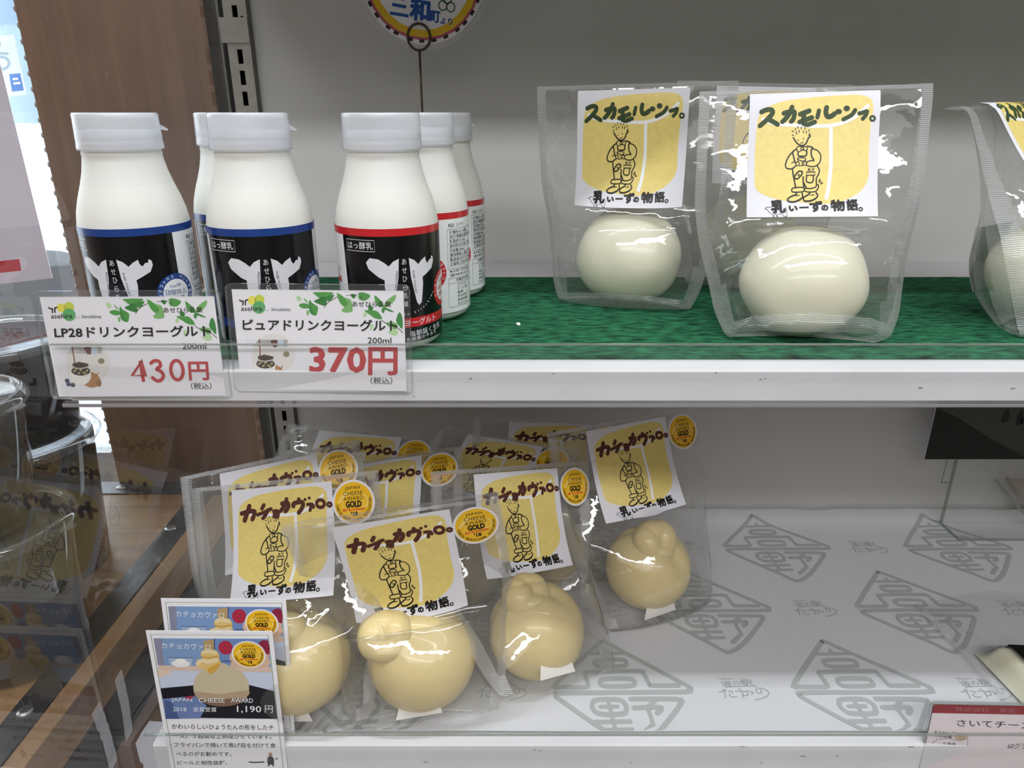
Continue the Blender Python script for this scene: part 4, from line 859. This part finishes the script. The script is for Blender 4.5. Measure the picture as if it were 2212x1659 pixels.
# ================================================================ cards
def card(name, cat, label, art, W, H, loc, tilt, yaw, rollz=0, sleeve=None, thick=.0005):
    t = empty(name, loc, yaw, label, cat); ct, st = math.cos(tilt), math.sin(tilt); cr_, sr_ = math.cos(rollz), math.sin(rollz)
    def f(x, y, h): X, Z = x*cr_-(y+H/2)*sr_, x*sr_+(y+H/2)*cr_; return (X, Z*st-h*ct, Z*ct+h*st)
    bm = bmesh.new(); a = [bm.verts.new(f(x, y, -.00005)) for x, y in ((-W/2,-H/2),(W/2,-H/2),(W/2,H/2),(-W/2,H/2))]; b = [bm.verts.new(f(x, y, -thick)) for x, y in ((-W/2,-H/2),(W/2,-H/2),(W/2,H/2),(-W/2,H/2))]
    bm.faces.new(a); bm.faces.new(b[::-1])
    for i in range(4): bm.faces.new((a[i], a[(i+1) % 4], b[(i+1) % 4], b[i]))
    fin('card_back', bm, M_PAPER, t); art.build('print', f, t)
    if sleeve:
        m = sleeve; bm = bmesh.new(); R_ = .003; P = []
        for cx_, cy_, a0 in ((W/2+m-R_, H/2+m-R_, 0), (-W/2-m+R_, H/2+m-R_, 90), (-W/2-m+R_, -H/2-m*.3+R_, 180), (W/2+m-R_, -H/2-m*.3+R_, 270)):
            P += [(cx_+R_*math.cos(R(a0+k*22.5)), cy_+R_*math.sin(R(a0+k*22.5))) for k in range(5)]
        for h in (.0014, -.0016): bm.faces.new([bm.verts.new(f(x, y, h)) for x, y in P])
        o = fin('sleeve', bm, clear('card_sleeve', (.985, .985, .99), .05, .03, .03), t)
        bm = bmesh.new(); V = [(bm.verts.new(f(x, y, .0014)), bm.verts.new(f(x, y, -.0016))) for x, y in P]
        for i in range(len(V)): j = (i+1) % len(V); bm.faces.new((V[i][0], V[j][0], V[j][1], V[i][1]))
        fin('sleeve_edge', bm, M_EDGE, o)
    return t
def base(px, py, y): q = at_y(px, py, y); return (q.x, q.y, q.z)
card('price_card', 'price card', '430 yen price card for the LP28 drink yogurt, in a clear sleeve on the rail', price_art(('LP28ドリンクヨーグルト', 185), '430', True), .091, .055, base(308, 856, .3655), R(4), R(1), 0, .0032)
card('price_card', 'price card', '370 yen price card for the pure drink yogurt, in a clear sleeve on the rail', price_art(('ピュアドリンクヨーグルト', 182), '370', False), .091, .055, base(700, 843, .3665), R(5), R(-1), R(-.3), .0032)
card('product_card', 'product card', 'tall white cheese card with award photo, front one of two, 1,190 yen in view', cheese_card_art(.128), .079, .128, (-.1935, .3650, ZL-.0370), R(1.0), R(1), R(-1.2))
card('product_card', 'product card', 'tall white cheese card with award photo, half hidden behind the other one', cheese_card_art(.1045), .079, .1045, (-.1885, .3740, ZL+.0004), R(4), R(2), R(-2.0))
q = at_y(2028, 1534, .3645); card('price_card', 'price card', 'pinkish price card with a dark red heading at the lower right corner', red_card_art(), .091, .055, (q.x+.0455, .3655, q.z-.0548), R(3), R(-2), R(.6), .0012)
# ================================================================ round sign on a wire clip
sy = .60; rc = at_y(905, 80, sy); st_ = empty('clip_stand', (at_y(913, 240, sy).x, sy, ZU), 0, 'brown wire clip stand behind the red-banded bottles', 'clip stand')
zt = rc.z-ZU; dx = rc.x-st_.location.x
bm = bmesh.new(); rr = .0092; wire(bm, [(0, 0, .006), (dx*.3, 0, zt*.4), (dx*.75, 0, zt*.8), (dx, 0, zt-rr)], .0009, 10); fin('stem', bm, pbr('wire_brown', '#4a4033', .35, .5, metal=.6), st_, True)
bm = bmesh.new(); wire(bm, [(dx+rr*.93*math.sin(a_*.2), -.0012+.0024*a_/62, zt-rr*math.cos(a_*.2)) for a_ in range(0, 63)], .0009, 10); fin('clip_ring', bm, pbr('wire_brown', '#4a4033'), st_, True)
bm = bmesh.new(); lathe(bm, [(.018, 0), (.018, .004), (.016, .006), (.001, .0062)], 40); fin('base', bm, pbr('clip_base', '#57503f', .4), st_, True)
SR = .0470; sc_ = at_y(912, -54, sy); sg = empty('round_sign', (sc_.x, sy+.0006, sc_.z), 0, 'round laminated place-name sign held in the wire clip, cut by the top edge', 'sign')
sa = sign_art(SR); sa.build('print', lambda x, y, h: (x, -h, y), sg)
bm = bmesh.new(); bm.faces.new([bm.verts.new((SR*1.07*math.cos(k*math.pi/36)*(1+.012*math.sin(k*.9)), .0001, SR*1.07*math.sin(k*math.pi/36)*(1+.012*math.sin(k*.9)))) for k in range(72)]); fin('laminate', bm, clear('laminate', (.96, .96, .96), .08, .05, .12), sg)
bm = bmesh.new(); lathe(bm, [(.0001, -.0004), (SR*.98, -.0004), (SR*.98, .0)], 64, cap0=False, cap1=False); o = fin('card_back', bm, M_PAPER, sg); o.rotation_euler = (R(90), 0, 0)
# ================================================================ acrylic photo stand at the right
ps = empty('photo_stand', (.445, .640, ZL), 0, 'clear acrylic display stand holding a dark landscape photo', 'display stand')
bm = bmesh.new(); box(bm, -.003, .20, -.031, .0, 0, .0022); fin('base', bm, M_ACRYL, ps)
bm = bmesh.new(); 
for P in ([(-.003, 0), (-.003, -.031), (.20, -.031)],): wire(bm, [(x, y, .0011) for x, y in P], .0011, 8)
wire(bm, [(-.003, -.0, .0011), (-.028, .016, .0011)], .0009, 8); fin('base_edge', bm, M_EDGE, ps)
bm = bmesh.new(); box(bm, -.003, .20, -.0012, .0012, .002, .20); fin('upright', bm, M_ACRYL, ps); bm = bmesh.new(); box(bm, -.004, -.0025, -.0016, .0016, .002, .10); box(bm, -.010, -.0092, .004, .0048, .045, .10); box(bm, -.010, -.003, .004, .0048, .045, .0456); fin('upright_edge', bm, M_EDGE, ps)
bm = bmesh.new(); wire(bm, [(.040, -.002, .052), (.085, -.012, .003)], .0014, 8); wire(bm, [(.050, -.002, .056), (.092, -.012, .006)], .0010, 8); fin('brace', bm, M_EDGE, ps)
bm = bmesh.new(); vb_ = [bm.verts.new(p) for p in ((.050, .0016, .052), (.10, .0016, .052), (.10, .0016, .012), (.076, .0016, .022))]; bm.faces.new(vb_); fin('backing_card', bm, pbr('kraft', '#a8988a', .7), ps)
q0 = at_y(1995, 990, .632); q1 = at_y(2212, 981, .632)
ph = empty('landscape_photo', (q0.x, .630, q0.z), 0, 'dark photo of a pasture with trees, mounted on the clear stand', 'photo')
A = Art(); A.rect(0, 0, .2, .12, pbr('photo_dark', '#3d3d38', .5, .3), 0); s_ = lambda h: pbr('photo_'+h.lstrip('#'), tuple(min(1, c*1.9+.004) for c in lin(h)[:3]), .5, .3)
A.poly([(0,.09),(.03,.088),(.05,.094),(.2,.10),(.2,.12),(0,.12)], s_('#54564f'), 1); A.poly([(0,.058),(.04,.070),(.08,.075),(.2,.080),(.2,.094),(.06,.088),(.02,.086),(0,.09)], s_('#22231f'), 1.5); A.poly([(.02,.060),(.08,.066),(.2,.072),(.2,.081),(.07,.076),(.03,.070)], s_('#4a4d44'), 2)
A.poly([(0,.055),(.012,.062),(.03,.068),(.034,.08),(.03,.09),(.02,.097),(0,.099)], s_('#1b1d1e'), 2.5, 2); A.poly([(0,0),(.10,0),(.06,.022),(.02,.046),(0,.054)], s_('#141310'), 2); A.poly([(0,.054),(.02,.046),(.06,.022),(.11,0),(.2,0),(.2,.068),(.1,.064),(.03,.060)], s_('#33332d'), 1.8)
for x_, y_, w_, h_ in ((.068,.046,.006,.012),(.082,.044,.005,.014),(.090,.042,.011,.008),(.15,.042,.006,.004),(.115,.064,.004,.002),(.130,.060,.010,.005)): A.poly([(x_-w_/2,y_-h_/2),(x_+w_/2,y_-h_/2),(x_+w_*.6,y_),(x_+w_*.2,y_+h_*.6),(x_-w_*.3,y_+h_*.5),(x_-w_*.6,y_)], s_('#0f100e'), 3, 2)
for k_ in range(6): A.rect(.128+k_*.012,.006,.137+k_*.012,.010, s_('#6a6a66'), 3)
for k_ in range(9): A.rect(.082+k_*.012,.108,.090+k_*.012,.112, s_('#777872'), 3)
A.build('print', lambda x, y, h: (x, -h, y), ph); boxo('backing', (0, .2, .0002, .0012, -.0004, .12), M_PAPER, ph)
# ================================================================ flat pack of string cheese
sp = at_z(2150, 1500, ZL); pk = empty('string_cheese_pack', (sp.x+.031, sp.y-.014, ZL), R(-6), 'flat clear pack of string cheese with a black label at the right edge', 'cheese pack')
def slab(x, y):
    ex = sst((x+.022)/.012)*sst((y+.012)/.010)*sst((.052-y)/.008); return .002+.0145*ex*(1+.05*noise.noise((x*60, y*60, 5)))
bm = bmesh.new(); nx, ny = 40, 26; V = [[None]*(ny+1) for _ in range(nx+1)]; Bv = [[None]*(ny+1) for _ in range(nx+1)]
for i in range(nx+1):
    for j in range(ny+1):
        x = -.0215+.13*i/nx; y = -.0115+.063*j/ny; sk = -.18*(y-.02)
        V[i][j] = bm.verts.new((x+sk, y, max(.0012, slab(x, y)-.0012))); Bv[i][j] = bm.verts.new((x+sk, y, .0008))
for i in range(nx):
    for j in range(ny): bm.faces.new((V[i][j], V[i+1][j], V[i+1][j+1], V[i][j+1])); bm.faces.new((Bv[i][j], Bv[i][j+1], Bv[i+1][j+1], Bv[i+1][j]))
fin('cheese', bm, M_CHEESE2, pk, True)
bm = bmesh.new(); nx, ny = 60, 50; V = []
for i in range(nx+1):
    row = []
    for j in range(ny+1):
        x = -.034+.15*i/nx; y = -.022+.130*j/ny; d = max(0, (y-.05)); z = slab(x, y)*1.0+.0012*(1-abs(noise.noise((x*50, y*40, 9)))*2)*(1 if y > .05 or x < -.02 else .4)+.020*sst(d/.07)*sst((x+.03)/.05); sk = -.18*(y-.02)
        row.append(bm.verts.new((x+sk, y, max(.0014, z+.0008))))
    V.append(row)
for i in range(nx):
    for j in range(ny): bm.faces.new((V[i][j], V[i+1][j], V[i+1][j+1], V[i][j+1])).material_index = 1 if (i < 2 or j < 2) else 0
fin('film', bm, [M_FILM, M_SEAL_GLINT], pk, True)
A = Art(); A.rect(-.006, .006, .10, .048, pbr('black_label', '#0d0c0d', .35, .4), 0); A.build('label', lambda x, y, h: (x-.18*(y-.02), y, slab(x, y)+.0022+h), pk, .004)
